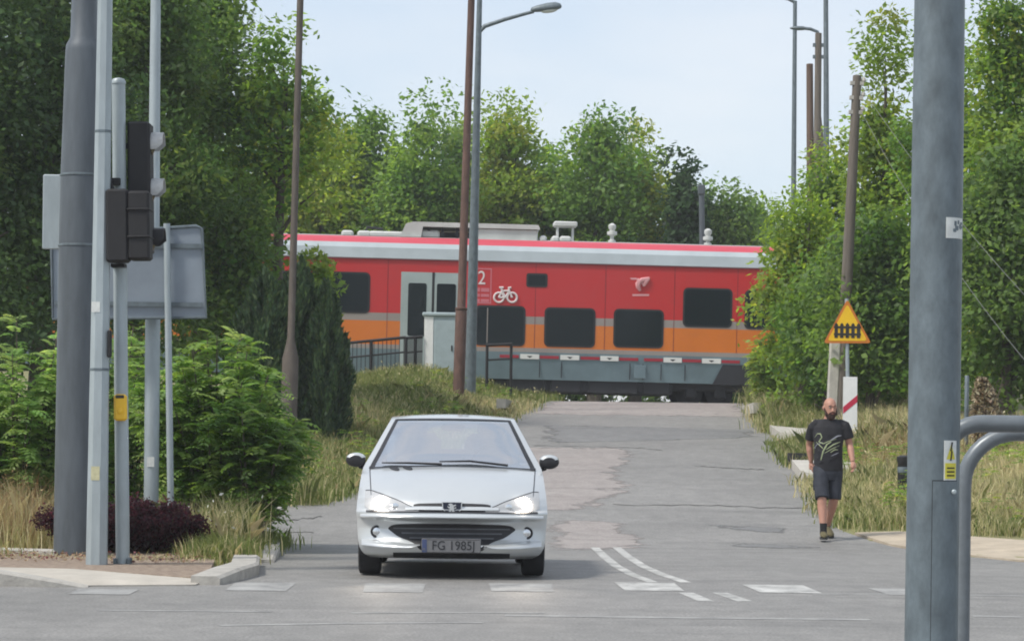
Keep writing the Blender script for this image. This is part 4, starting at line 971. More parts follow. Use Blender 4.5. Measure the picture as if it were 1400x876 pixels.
# surface depth by height at a given x
def surf_y(x, z):
    ys, zs = [], []
    for q in Q[:int(len(Q)*.86)]:
        if abs(x) > q[2]+1e-6: continue
        p = car_pt(q, x/q[2]); ys.append(p.y); zs.append(p.z)
    zs, ys = np.array(zs), np.array(ys); o = np.argsort(zs); return float(np.interp(z, zs[o], ys[o]))
rows_ = [[car_pt(q, s) for s in sv] for q in Q]
mb = MB(); n = len(sv); vs = [p for r in rows_ for p in r]; fs = []
for i in range(len(rows_)-1):
    zc = (Q[i, 1]+Q[i+1, 1])/2
    for j in range(n-1):
        if WS0+.012 < zc < WS1-.02 and abs(sv[j]+sv[j+1])/2 < .87: continue
        fs.append((i*n+j, i*n+j+1, (i+1)*n+j+1, (i+1)*n+j))
mb.add(vs, fs)
# sides: run the edge line back to the tail, open at the wheel arches
WHEELS = [(.74, .29), (3.10, .29)]; WR = .29
YT = 3.72
for sgn in (-1, 1):
    edge = [car_pt(q, sgn) for q in Q]; prev = None; rws = []
    for p in edge:
        zz = p.z; belt = max(0, zz-.96)
        yt = YT-.62*belt-(.10 if zz < .5 else 0)
        bulge = lambda y: (.0 if zz > .95 else .012*math.exp(-((y-.74)/.3)**2)+.012*math.exp(-((y-3.1)/.35)**2))
        r = []
        for t in np.linspace(0, 1, 72):
            y = p.y+(max(yt, p.y+.02)-p.y)*t
            tuck = .0 if t < .75 or zz > .95 else .10*((t-.75)/.25)**2
            r.append(Vector((sgn*(abs(p.x)+bulge(y)*min(1, t*6)-tuck), y, zz)))
        rws.append(r)
    # snap to arches
    hole = set()
    for wy, wz in WHEELS:
        for i, r in enumerate(rws):
            for j, v in enumerate(r):
                dd_ = math.hypot(v.y-wy, v.z-wz)
                if dd_ < .345: hole.add((i, j))
                elif dd_ < .385: 
                    f_ = .345/dd_; v.y = wy+(v.y-wy)*f_; v.z = wz+(v.z-wz)*f_
    o_ = len(mb.v); nn = 72; mb.v += [tuple(v) for r in rws for v in r]
    for i in range(len(rws)-1):
        for j in range(nn-1):
            ks = [(i, j), (i, j+1), (i+1, j+1), (i+1, j)]
            if any(k in hole for k in ks): continue
            zc_ = (rws[i][j].z+rws[i+1][j].z)/2; yc_ = (rws[i][j].y+rws[i][j+1].y)/2; f_ = (zc_-1.0)/.31
            if .02 < f_ < .98 and (1.42+.5*f_+.04 < yc_ < 2.42-.04*f_-.03 or 2.50-.04*f_+.03 < yc_ < 3.35-.33*f_-.04): continue
            mb.f.append(tuple(o_+a*nn+b_ for a, b_ in ks)); mb.m.append(0)
# roof rear / tail: close with a loft between the two rear edges
tail = []
for i in range(len(Q)):
    p = car_pt(Q[i], 1); belt = max(0, p.z-.96); yt = max(YT-.62*belt-(.10 if p.z < .5 else 0), p.y+.02)
    x = p.x-(.10 if p.z <= .95 else 0); tail.append([Vector((x*s, yt+.10*(1-s*s), p.z)) for s in np.linspace(-1, 1, 9)])
mb.grid(tail); o_ = len(mb.f)-(len(tail)-1)*8; keep = []
for k_, f in enumerate(mb.f):
    if k_ >= o_:
        i, j = divmod(k_-o_, 8)
        if 1.02 < tail[i][0].z and tail[i+1][0].z < 1.31 and 0 < j < 7: continue
    keep.append(f)
mb.f = keep; mb.m = [0]*len(keep)
body = mb.build('body', C_PAINT, car, auto=38)
C_CLEAR = C_GLASS.copy(); C_CLEAR.name = 'clear_car_glass'
[n_ for n_ in C_CLEAR.node_tree.nodes if n_.type == 'MIX_SHADER'][0].inputs[0].default_value = .15
mb = MB(); mb.grid([[p_+Vector((0, .004, 0)) for p_ in r[1:8]] for r in tail if 1.0 < r[0].z < 1.335]); mb.build('rear_window', C_CLEAR, car, fixn=False)
# dark floor and wheel wells
mb = MB(); mb.cbox((0, 1.95, .26), (1.30, 3.3, .10), .03); mb.cbox((0, .75, .2), (.5, .4, .1), .03); mb.tube([(.25, 1.2, .17), (.25, 3.6, .18)], .035, 8)
for wy, wz in WHEELS:
    for s in (-1, 1):
        A = np.linspace(R(-8), R(188), 20); mb.grid([[(s*x_, wy+.352*math.cos(a), wz+.352*math.sin(a)) for a in A] for x_ in (.52, .80)])
        mb.add([(s*.52, wy+.352*math.cos(a), wz+.352*math.sin(a)) for a in A], [tuple(range(20))])
mb.cbox((0, .40, .27), (.95, .3, .16), .03)
mb.build('underbody', C_TRIM, car)
def patch(name, top, bot, x0, x1, off, m, par, nx=24, nz=8, th=.02, mir=False, prof=lambda t: 1.):
    """panel lying on the front surface between two curves z(x); rim turned in for thickness"""
    mb = MB(); rws = []
    for k in range(nz+1):
        r = []
        for x in np.linspace(x0, x1, nx+1):
            z = bot(x)+(top(x)-bot(x))*k/nz; r.append(Vector((x, surf_y(x, z)-off*prof(k/nz), z)))
        rws.append(r)
    mb.grid(rws); ring = rws[0]+[r[-1] for r in rws[1:]]+rws[-1][::-1][1:]+[r[0] for r in rws[1:-1]][::-1]
    bk = [v+Vector((0, th, 0)) for v in ring]; mb.grid([ring+[ring[0]], bk+[bk[0]]])
    if mir:
        mb2 = MB(); mb2.add([(-v[0], v[1], v[2]) for v in mb.v], mb.f); mb = mb2
    return mb.build(name, m, par, auto=50)
cI = lambda pts: (lambda x, P=np.array(pts): float(np.interp(x, P[:, 0], P[:, 1])))
def zp(py, off=0.0): return HC-(py-HY)*(CAR_D+off)/FPX
def xp(px, off=0.0): return (px-617)*(CAR_D+off)/FPX
def sm(pts, n=40):
    P = np.array(pts, float); xq = np.linspace(P[0, 0], P[-1, 0], n); return cI(list(zip(xq, pchip(xq, P[:, 0], P[:, 1]))))
# windscreen
wsx0, wsx1 = .715, .555
mb = MB(); rws = []
for q in Q:
    if WS0-.004 < q[1] < WS1+.004: rws.append([car_pt(q, s)+Vector((0, -.004, .003)) for s in np.linspace(-.9, .9, 25)])
mb.grid(rws); ws = mb.build('windscreen', C_GLASS, car)
mb = MB()
for sgn in (-1, 1):
    st = []
    for q in Q:
        if WS0-.01 < q[1] < WS1+.01: st.append([car_pt(q, sgn*s)+Vector((0, -.006, .004)) for s in (.872, .90, .925)])
    mb.grid(st)
tq_ = [q for q in Q if WS1-.022 < q[1] < WS1+.008]; mb.grid([[car_pt(q, s)+Vector((0, -.0075, .006)) for s in np.linspace(-.9, .9, 25)] for q in tq_])
tq_ = [q for q in Q if WS0-.012 < q[1] < WS0+.012]; mb.grid([[car_pt(q, s)+Vector((0, -.0075, .006)) for s in np.linspace(-.93, .93, 25)] for q in tq_])
mb.build('windscreen_seal', C_TRIM, ws)
def wp_(s, z, off=.022):
    q = Q[int(np.argmin(abs(Q[:, 1]-z)))] ; q = np.array([np.interp(z, Q[:, 1][np.argsort(Q[:, 1])], Q[:, k][np.argsort(Q[:, 1])]) for k in range(5)]); return car_pt(q, s)+Vector((0, -off, off*.7))
for pts in (((.62, .96), (.2, .985), (-.15, .978)), ((-.12, .955), (-.5, .968), (-.8, .975))):
    mb = MB(); mb.tube([wp_(*q) for q in pts], [.011, .010, .006], 6); mb.build('wiper', C_TRIM, car)
# interior: dashboard, seats with headrests, wheel, mirror
mb = MB(); mb.cbox((0, 1.32, .86), (1.36, .42, .22), .06); mb.build('dashboard', C_INT, car)
mb = MB(); mb.cbox((0, 2.2, .5), (1.45, 2.2, .3), .05); mb.cbox((0, 3.2, .75), (1.3, .15, .7), .05); mb.build('cabin_floor', C_INT, car)
for s in (-.36, .36):
    mb = MB(); mb.cbox((s, 2.15, .95), (.5, .16, .60), .07); mb.cbox((s, 1.95, .66), (.5, .5, .14), .05); se = mb.build('seat', C_SEAT, car)
    mb = MB(); mb.cbox((s, 2.17, 1.30), (.27, .1, .15), .05); mb.build('headrest', C_SEAT, se)
for s in (-.38, .38):
    mb = MB(); mb.cbox((s, 2.95, 1.16), (.24, .08, .14), .04); mb.build('rear_headrest', C_SEAT, car)
mb = MB(); mb.tube([(.36+.18*math.cos(t), 1.62-.03*math.sin(t), .97+.17*math.sin(t)) for t in np.linspace(0, 2*PI, 28)], .014, 8, caps=False); mb.cbox((.36, 1.6, .96), (.3, .04, .07), .02); mb.build('steering_wheel', C_TRIM, car)
mb = MB(); mb.cbox((0, 1.72, 1.30), (.22, .05, .065), .02); mb.build('rear_view_mirror', C_TRIM, car)
# mirrors
for px0, px1, y0, y1 in ((473, 497, 627, 649), (735, 763, 630, 652)):
    sgn = -1 if px0 < 600 else 1; dm = 1.28; cx = sgn*.865; cz = .995
    mb = MB(); prf = [(-.05, .6), (-.038, .9), (0, 1.0), (.04, .98), (.06, .88)]
    mb.loft([[Vector((cx+sgn*.005+.092*k_*math.cos(a)*(1 if math.cos(a)*sgn > 0 else .98), dm+yy, cz+.062*k_*math.sin(a))) for a in np.linspace(0, 2*PI, 24, endpoint=False)] for yy, k_ in prf])
    mr = mb.build('door_mirror', C_TRIM, car)
    mb = MB(); mb.grid([[Vector((cx+sgn*.005+.096*k_*math.cos(a), dm+yy-.003, cz+.006+.062*k_*math.sin(a))) for a in np.linspace(R(22), R(158), 14)] for yy, k_ in prf]); mb.build('mirror_cap', C_PAINT, mr)
    mb = MB(); mb.tube([(cx-sgn*.03, dm+.02, cz-.045), (sgn*.775, dm+.06, cz-.06)], [.03, .035], 8); mb.build('mirror_arm', C_TRIM, mr)
# headlights: a swept cat's-eye
hx = [(.285, .575, .585), (.36, .575, .615), (.45, .573, .655), (.55, .570, .69), (.65, .575, .722), (.72, .585, .738), (.757, .60, .735)]
hb = sm([(a, b) for a, b, c in hx]); ht = sm([(a, c) for a, b, c in hx])
for mir in (False, True):
    sgn = -1 if mir else 1
    h = patch('headlight', ht, hb, .285, .757, .006, C_LENS, car, 30, 10, .03, mir)
    mb = MB(); x_, z_ = sgn*.615, .632; y_ = surf_y(.615, .632)
    for k in range(1): mb.lathe((x_, y_-.012, z_), [(.066, -.02), (.062, .004), (.035, .012), (.005, .015)], 24, 'Y')
    mb.build('lamp', C_BULB, h)
    mb = MB(); x_, z_ = sgn*.485, .612; y_ = surf_y(.485, .612); mb.lathe((x_, y_-.01, z_), [(.03, 0), (.03, .004), (.02, .007), (.004, .008)], 20, 'Y'); mb.build('indicator', C_CHROME, h)
    # dark surround line above the lamp
    patch('headlight_seam', lambda x: ht(x)+.008, lambda x: ht(x)+.0005, .29, .755, .004, C_TRIM, car, 30, 1, .02, mir)
    # fog lamp
    mb = MB(); x_, z_ = sgn*.645, .392; y_ = surf_y(.645, z_); mb.lathe((x_, y_-.004, z_), [(.054, -.02), (.054, .004), (.046, .008), (.04, .002), (.01, .003)], 24, 'Y'); fo = mb.build('fog_lamp', C_TRIM, car)
    mb = MB(); mb.lathe((x_, y_-.008, z_), [(.037, -.01), (.034, .004), (.02, .01), (.004, .011)], 20, 'Y'); mb.build('fog_lens', C_CHROME, fo)
# upper grille: dark slot, bright bar, dark gap
gt = cI([(-.33, .630), (-.29, .640), (0, .648), (.29, .640), (.33, .630)])
patch('grille', gt, cI([(-.33, .626), (0, .582), (.33, .626)]) if False else (lambda x: .580+.0*x), -.33, .33, .004, C_TRIM, car, 24, 4, .02)
patch('grille_bar', lambda x: .617-.05*max(0, abs(x)-.27), lambda x: .588, -.40, .40, .022, C_PAINT, car, 30, 6, .05, prof=lambda t: .3+.7*math.cos(t*PI/2)**.8)
# emblem: dark shield with a rearing lion in chrome
yb = surf_y(0, .61)-.026
shield = [(-.078, .652), (.078, .652), (.074, .60), (.05, .568), (-.05, .568), (-.074, .60)]
mb = MB(); mb.prism([(a*1.12, .61+(b-.61)*1.1) for a, b in shield], (0, yb, 0), (1, 0, 0), (0, 0, 1), .04); em = mb.build('emblem', C_CHROME, car, smooth=False)
mb = MB(); mb.prism(shield, (0, yb-.003, 0), (1, 0, 0), (0, 0, 1), .02); mb.build('emblem_field', mat('emblem_blue_black', (.012, .016, .035), .3), em, smooth=False)
lion = [(-.030, .640), (-.012, .646), (.004, .640), (.010, .630), (.030, .636), (.036, .628), (.016, .620), (.014, .610), (.034, .612), (.038, .604), (.016, .600), (.012, .588), (.026, .578), (.022, .573), (.002, .574), (-.004, .586), (-.014, .574), (-.030, .574), (-.026, .582), (-.018, .586), (-.020, .602), (-.034, .606), (-.040, .620), (-.034, .624), (-.028, .614), (-.020, .616), (-.022, .628), (-.034, .632)]
mb = MB(); mb.prism(lion, (0, yb-.008, 0), (1, 0, 0), (0, 0, 1), .008); mb.build('lion_figure', C_CHROME, em, smooth=False)
# bumper: rubbing strip, lower grille, side lips
patch('bumper_strip', lambda x: .553-.012*(x/.8)**2, lambda x: .517-.006*(x/.8)**2, -.79, .79, .034, C_PAINT, car, 44, 6, .05, prof=lambda t: .25+.75*math.cos(t*PI/2)**.8)
patch('bumper_groove', lambda x: .580-.004*(x/.7)**2, lambda x: .562-.006*(x/.7)**2, -.74, .74, .0035, C_TRIM, car, 40, 2, .02)
lg_t = sm([(-.545, .428), (-.53, .445), (-.4, .462), (0, .468), (.4, .462), (.53, .445), (.545, .428)]); lg_b = sm([(-.545, .415), (-.46, .355), (-.33, .305), (-.25, .235), (0, .225), (.25, .235), (.33, .305), (.46, .355), (.545, .415)])
lg = patch('lower_grille', lg_t, lg_b, -.545, .545, .004, C_TRIM, car, 44, 8, .02)
for z in (.345, .385, .425):
    w_ = .36 if z < .36 else (.43 if z < .4 else .5)
    patch('grille_slat', lambda x, z=z: z+.006, lambda x, z=z: z-.006, -w_, w_, .012, C_INT, lg, 24, 1, .02)
for mir in (False, True):
    patch('bumper_lip', sm([(.27, .292), (.4, .300), (.55, .318), (.7, .326), (.775, .322)]), sm([(.27, .286), (.4, .262), (.55, .262), (.7, .272), (.775, .275)]), .27, .775, .075, C_PAINT, car, 24, 6, .10, mir, prof=lambda t: .2+.8*math.cos(t*PI/2)**.8)
patch('chin', lambda x: .222-.01*(x/.7)**2, lambda x: .172, -.50, .50, .006, C_TRIM, car, 30, 3, .02)
# number plate
pz0, pz1 = zp(757.5), zp(738); px0, px1 = xp(576), xp(657); yb = surf_y(0, .28)-.035
mb = MB(); mb.cbox(((px0+px1)/2, yb, (pz0+pz1)/2), (px1-px0, .02, pz1-pz0), .006); npl = mb.build('number_plate', C_PLATE, car)
mb = MB(); mb.box((px0+.024, yb-.0105, (pz0+pz1)/2), (.04, .004, pz1-pz0-.012)); mb.build('country_band', mat('plate_blue', (.05, .07, .16), .4), npl, smooth=False)
mb = MB()
for q in ((0, pz0+.006, px1-px0-.02, .004), (0, pz1-.006, px1-px0-.02, .004)): mb.box(((px0+px1)/2, yb-.0105, q[1]), (q[2], .003, q[3]))
mb.build('plate_border', C_TRIM, npl, smooth=False)
text_mesh('plate_lettering', 'FG 1985J', .108, C_TRIM, npl, ((px0+px1)/2+.018, yb-.0115, (pz0+pz1)/2), sx=.92, depth=.002)
text_mesh('country_code', 'PL', .034, C_PLATE, npl, (px0+.024, yb-.0135, pz0+.028), depth=.001)
# bonnet: shut lines, washer vents
mb = MB()
for sgn in (-1, 1):
    ln_ = []
    for z in np.linspace(.70, .94, 14):
        x = sgn*(.70+.04*(z-.7)/.24); y = surf_y(abs(x), z); ln_.append([Vector((x-.004, y-.001, z+.003)), Vector((x+.004, y-.001, z+.003))])
    mb.grid(ln_)
mb.build('bonnet_seam', C_TRIM, car)
for cx, cz in ((-.515, .925), (-.40, .932)):
    mb = MB(); y = surf_y(cx, cz)
    mb.loft([[Vector((cx+.045*math.cos(a)-.0*k, surf_y(cx+.045*math.cos(a), cz+.014*math.sin(a)-.009*math.cos(a))-.003*k, cz+.004*k+.014*math.sin(a)-.009*math.cos(a))) for a in np.linspace(0, 2*PI, 16, endpoint=False)] for k in (0, 1, 1.6)]); mb.build('bonnet_vent', C_TRIM, car)
# side windows, door handles
for sgn in (-1, 1):
    def side(y, z): 
        zq = np.interp(z, Q[:, 1][10:], Q[:, 2][10:]); return Vector((sgn*(zq+.004), y, z))
    for y0, y1, y2, y3 in ((1.42, 2.42, 2.38, 1.92), (2.50, 3.35, 3.02, 2.46)):
        rws = []
        for t in np.linspace(0, 1, 7):
            z = 1.0+.31*t; a_ = y0+(y3-y0)*t; b_ = y1+(y2-y1)*t; rws.append([side(y, z) for y in np.linspace(a_, b_, 8)])
        mb = MB(); mb.grid(rws); mb.build('side_window', C_CLEAR, car, fixn=False)
    mb = MB(); mb.cbox((sgn*.832, 2.25, .80), (.03, .2, .035), .01); mb.build('door_handle', C_TRIM, car)
# wheels
for wy, wz in WHEELS:
    for s in (-1, 1):
        mb = MB(); mb.lathe((s*.715, wy, wz), [(.17, -.09), (.255, -.098), (.282, -.088), (.29, -.06), (.29, .06), (.282, .088), (.255, .098), (.17, .09)], 40, 'X'); w_ = mb.build('wheel', C_TYRE, car)
        mb = MB(); mb.lathe((s*.715, wy, wz), [(.19, s*.07), (.185, s*.092), (.17, s*.08), (.06, s*.06), (.01, s*.085)], 24, 'X')
        for k in range(5): a = 2*PI*k/5; mb.tube([(s*.79, wy+.04*math.cos(a), wz+.04*math.sin(a)), (s*.795, wy+.17*math.cos(a), wz+.17*math.sin(a))], .02, 6)
        mb.build('rim', C_RIM, w_)
# the two lit lamps throw a little light on the road
for s in (-1, 1):
    l_ = bpy.data.lights.new('headlight_beam', 'SPOT'); l_.energy = 11; l_.color = (1, .86, .7); l_.spot_size = R(38); l_.spot_blend = .8; l_.shadow_soft_size = .05
    ob = bpy.data.objects.new('headlight_beam', l_); C.objects.link(ob); ob.parent = car; ob.location = (s*.615, surf_y(.615, .632)-.05, .632)
    ob.rotation_euler = Vector((0, 2.6, .63)).to_track_quat('Z', 'Y').to_euler()
# ------------------------------------------------------------------ walking man
MD = 33.2
pf = G(1131, 737); MD = pf.y; mx_ = pf.x; man = thing('person', 'bald bearded man in black printed t-shirt and dark shorts walking along the verge', 'person', (mx_, MD, float(base(MD))+.012))
SK = mat('skin', (.40, .205, .145), .55, 0, .08, 25, .1); SK_D = mat('beard_hair', (.045, .022, .016), .85, 0, .3, 60, .4)
TS = mat('black_t_shirt', (.014, .014, .018), .85, 0, .3, 9, .3, 20); SH = mat('dark_denim_shorts', (.018, .022, .034), .85, 0, .35, 12, .3, 40, var2=(.032, .038, .052)); SHOE = mat('olive_trainers', (.10, .085, .04), .8, 0, .3, 20)
SOLE = mat('shoe_sole', (.03, .03, .03), .8); SOCK = mat('dark_socks', (.02, .02, .022), .9); PRT = mat('pale_green_shirt_print', (.33, .38, .22), .8, 0, .2, 30); PRT2 = mat('grey_shirt_print', (.25, .26, .30), .8, 0, .2, 30)
EYE = mat('eye_white', (.3, .27, .25), .4); DK = mat('eye_dark', (.02, .015, .012), .3)
def remesh(mb, name, m, voxel, it=4, fac=.5):
    o = mb.build('tmp', m, None, fixn=True)
    r = o.modifiers.new('r', 'REMESH'); r.mode = 'VOXEL'; r.voxel_size = voxel
    s = o.modifiers.new('s', 'SMOOTH'); s.iterations = it; s.factor = fac
    dg = bpy.context.evaluated_depsgraph_get(); me = bpy.data.meshes.new_from_object(o.evaluated_get(dg)); bpy.data.objects.remove(o)
    me.name = name; me.materials.clear(); me.materials.append(m); me.polygons.foreach_set('use_smooth', [True]*len(me.polygons)); return link(name, me, man)
def ell(mb, rings, seg=20):
    """rings of (centre, rx, ry)"""
    mb.loft([[Vector((c[0]+rx*math.cos(2*PI*k/seg), c[1]+ry*math.sin(2*PI*k/seg), c[2])) for k in range(seg)] for c, rx, ry in rings])
SHR, SHL = Vector((-.185, .03, 1.405)), Vector((.195, -.02, 1.425))          # his right is on the left of the picture
ELR, WRR, ELL, WRL = Vector((-.218, .15, 1.15)), Vector((-.195, .14, .94)), Vector((.262, .0, 1.16)), Vector((.285, -.13, .95))
HPR, KNR, ANR = Vector((-.095, 0, .90)), Vector((-.095, -.19, .50)), Vector((-.085, -.30, .095))
HPL, KNL, ANL = Vector((.09, 0, .90)), Vector((.075, -.03, .49)), Vector((.03, .25, .14))
HEADC = Vector((.012, -.03, 1.61))
b = MB()
ell(b, [((0, 0, .84), .15, .10), ((0, 0, .92), .165, .115), ((0, -.005, 1.0), .155, .115), ((0, -.01, 1.12), .155, .115), ((0, -.005, 1.26), .172, .12), ((0, .0, 1.36), .175, .11), ((0, .005, 1.43), .135, .085), ((.004, .0, 1.48), .066, .062)])
b.tube([(.003, .0, 1.44), (.008, -.01, 1.52), (.012, -.02, 1.57)], [.068, .06, .058], 14)
for s_, e_, w_ in ((SHR, ELR, WRR), (SHL, ELL, WRL)):
    b.tube([s_+Vector((0, 0, -.015)), s_.lerp(e_, .3), s_.lerp(e_, .65), e_, e_.lerp(w_, .3), e_.lerp(w_, .7), w_], [.058, .056, .048, .042, .046, .036, .027], 14)
for h_, k_, a_ in ((HPR, KNR, ANR), (HPL, KNL, ANL)):
    b.tube([h_, h_.lerp(k_, .35), h_.lerp(k_, .75), k_, k_.lerp(a_, .28)+Vector((0, .02, 0)), k_.lerp(a_, .65)+Vector((0, .008, 0)), a_], [.09, .085, .066, .056, .06, .045, .036], 16)
# head: skull, jaw, nose, brow, ears; turned a little towards the right of the picture
hd_ = MB()
def hp_(x, y, z): 
    a = R(14); return HEADC+Vector((x*math.cos(a)-y*math.sin(a), x*math.sin(a)+y*math.cos(a), z))
def hell(mb, rings, seg=20): mb.loft([[hp_(c[0]+rx*math.cos(2*PI*k/seg), c[1]+ry*math.sin(2*PI*k/seg), c[2]) for k in range(seg)] for c, rx, ry in rings])
hell(b, [((0, -.03, -.118), .025, .03), ((0, -.028, -.105), .045, .05), ((0, -.015, -.075), .06, .075), ((0, 0, -.03), .07, .09), ((0, .005, .02), .075, .098), ((0, .008, .06), .073, .095), ((0, .01, .095), .057, .075), ((0, .01, .115), .035, .045), ((0, .01, .124), .01, .012)])
hell(b, [((0, -.085, -.055), .012, .008), ((0, -.102, -.045), .018, .018), ((0, -.1, -.03), .014, .016), ((0, -.088, .0), .009, .012), ((0, -.08, .015), .008, .01)], 10)
b.tube([hp_(-.05, -.075, .022), hp_(-.02, -.092, .026), hp_(0, -.093, .022), hp_(.02, -.092, .026), hp_(.05, -.075, .022)], .009, 8)
for s in (-1, 1): hell(b, [((s*.078, .01, -.035), .008, .012), ((s*.084, .012, -.012), .01, .02), ((s*.085, .015, .012), .01, .022), ((s*.08, .012, .024), .006, .012)], 10)
# hands: palm, four fingers, thumb, loosely curled
def hand(w, sgn, e):
    dn = (w-e).normalized()
    pm = w+dn*.05; b.tube([w, w+dn*.03, w+dn*.075, w+dn*.095], [.024, .033, .038, .030], 12, ell=.5)
    fw = Vector((0, -1, 0))                       # knuckle row runs front to back
    for i, (o_, l_) in enumerate(((-.026, .068), (-.009, .078), (.009, .073), (.026, .058))):
        b0 = w+dn*.085+fw*-o_; inn = Vector((-sgn, 0, 0))
        b.tube([b0, b0+dn*l_*.42+inn*.006, b0+dn*l_*.75+inn*.022, b0+dn*l_*.88+inn*.045], [.0105, .0098, .009, .0078], 8)
    t0 = w+dn*.03+fw*.025; b.tube([t0, t0+fw*.022+dn*.028+Vector((-sgn*.008, 0, 0)), t0+fw*.026+dn*.055+Vector((-sgn*.018, 0, 0))], [.014, .012, .0095], 8)
hand(WRR, -1, ELR); hand(WRL, 1, ELL)
body_ = remesh(b, 'body', SK, .0065, 5)
# face details
for s in (-1, 1):
    mb = MB(); e = hp_(s*.03, -.083, .004); mb.ball(e, (.0125, .010, .0085), 12, 8); ey = mb.build('eye', EYE, man)
    mb = MB(); mb.ball(e+Vector((.002, -.008, 0)), (.0055, .004, .0055), 10, 6); mb.build('iris', DK, ey)
    mb = MB(); mb.tube([hp_(s*.012, -.097, .026), hp_(s*.03, -.096, .031), hp_(s*.052, -.08, .024)], [.004, .005, .003], 6); mb.build('eyebrow', SK_D, man)
mb = MB(); mb.tube([hp_(-.026, -.09, -.072), hp_(0, -.098, -.070), hp_(.026, -.09, -.072)], [.003, .006, .003], 8); mb.build('mouth', mat('lips', (.30, .11, .09), .5), man)
bd = MB()
hell(bd, [((0, -.035, -.155), .02, .025), ((0, -.035, -.14), .042, .045), ((0, -.025, -.115), .058, .066), ((0, -.016, -.092), .066, .080), ((0, -.012, -.078), .0665, .0815)])
for s in (-1, 1): bd.tube([hp_(s*.060, -.045, -.085), hp_(s*.069, -.028, -.05), hp_(s*.074, -.005, -.01), hp_(s*.076, .0, .012)], [.022, .016, .010, .006], 10)
bd.tube([hp_(-.04, -.075, -.075), hp_(-.02, -.092, -.058), hp_(0, -.097, -.056), hp_(.02, -.092, -.058), hp_(.04, -.075, -.075)], [.012, .009, .007, .009, .012], 8)
remesh(bd, 'beard', SK_D, .006, 3)
# t-shirt
t = MB()
ell(t, [((0, 0, .83), .186, .135), ((0, -.005, .90), .182, .135), ((0, -.01, 1.02), .176, .135), ((0, -.01, 1.15), .178, .137), ((0, -.005, 1.28), .192, .138), ((0, .0, 1.37), .193, .125), ((0, .005, 1.43), .155, .10), ((.003, .0, 1.475), .092, .082)], 28)
for s_, e_ in ((SHR, ELR), (SHL, ELL)):
    k = (e_-s_); sg_ = 1 if s_.x > 0 else -1; t.tube([Vector((sg_*.09, .005, 1.425)), Vector((sg_*.15, .005, 1.418)), s_+Vector((0, 0, -.03)), s_+k*.35, s_+k*.72], [.045, .056, .066, .072, .074], 16)
# folds
t.tube([(-.15, -.09, .98), (-.05, -.135, 1.09), (.05, -.138, 1.2)], [.004, .012, .004], 8); t.tube([(.16, -.08, 1.22), (.08, -.135, 1.14), (-.02, -.14, 1.1)], [.004, .011, .004], 8); t.tube([(-.13, -.12, .93), (.02, -.14, .98), (.14, -.115, 1.04)], [.004, .011, .004], 8); t.tube([(-.14, -.11, 1.08), (-.04, -.137, 1.03), (.08, -.138, .99)], [.004, .01, .004], 8)
ts = remesh(t, 't_shirt', TS, .0085, 3)
bv = BVHTree.FromPolygons([v.co.copy() for v in ts.data.vertices], [tuple(p.vertices) for p in ts.data.polygons])
def on_shirt(x, z):
    h = bv.ray_cast(Vector((x, -1, z)), Vector((0, 1, 0))); return (h[0] if h[0] is not None else Vector((x, -.13, z)))
def mp(px, py): return ((px-1131)*MD/FPX, (738-py)*MD/FPX)
def stroke(mb, pts, r):
    P = [Vector((*mp(*q), 0)) for q in pts]; out = []
    for a, c in zip(P[:-1], P[1:]):
        for k in np.linspace(0, 1, 6, endpoint=False): q = a.lerp(c, k); out.append(on_shirt(q.x, q.y))
    out.append(on_shirt(P[-1].x, P[-1].y)); n_ = len(out); mb.tube(out, [.72*r*(.6+.6*math.sin(PI*i/(n_-1))) for i in range(n_)], 6)
mb = MB()
for pts, r in ((((1111, 596), (1114, 591), (1118, 591), (1120, 596), (1116, 602), (1122, 605), (1128, 602), (1140, 598)), .008), (((1119, 628), (1122, 616), (1127, 606), (1133, 602)), .012), (((1126, 613), (1136, 606), (1146, 602)), .008), (((1124, 618), (1134, 612), (1145, 607)), .006), (((1132, 617), (1138, 613), (1143, 613)), .007), (((1113, 603), (1119, 609), (1122, 612)), .007)): stroke(mb, pts, r)
mb.build('shirt_print', PRT, ts)
mb = MB()
for pts, r in ((((1132, 600), (1142, 594), (1148, 593)), .011), (((1110, 612), (1114, 606), (1121, 603)), .007), (((1133, 622), (1140, 619), (1144, 617)), .006)): stroke(mb, pts, r)
mb.build('shirt_print', PRT2, ts)
# shorts with loose hems
s_ = MB(); ell(s_, [((0, 0, .72), .15, .12), ((0, 0, .80), .178, .132), ((0, 0, .90), .178, .13), ((0, 0, .97), .168, .125)], 24)
for h_, k_ in ((HPR, KNR), (HPL, KNL)): s_.tube([h_+Vector((0, 0, -.02)), h_.lerp(k_, .3), h_.lerp(k_, .7), h_.lerp(k_, 1.02)], [.094, .096, .088, .088], 18)
sh = remesh(s_, 'shorts', SH, .008, 3)
mb = MB(); mb.cbox((-.165, -.07, .66), (.05, .11, .15), .02); mb.build('cargo_pocket', SH, sh)
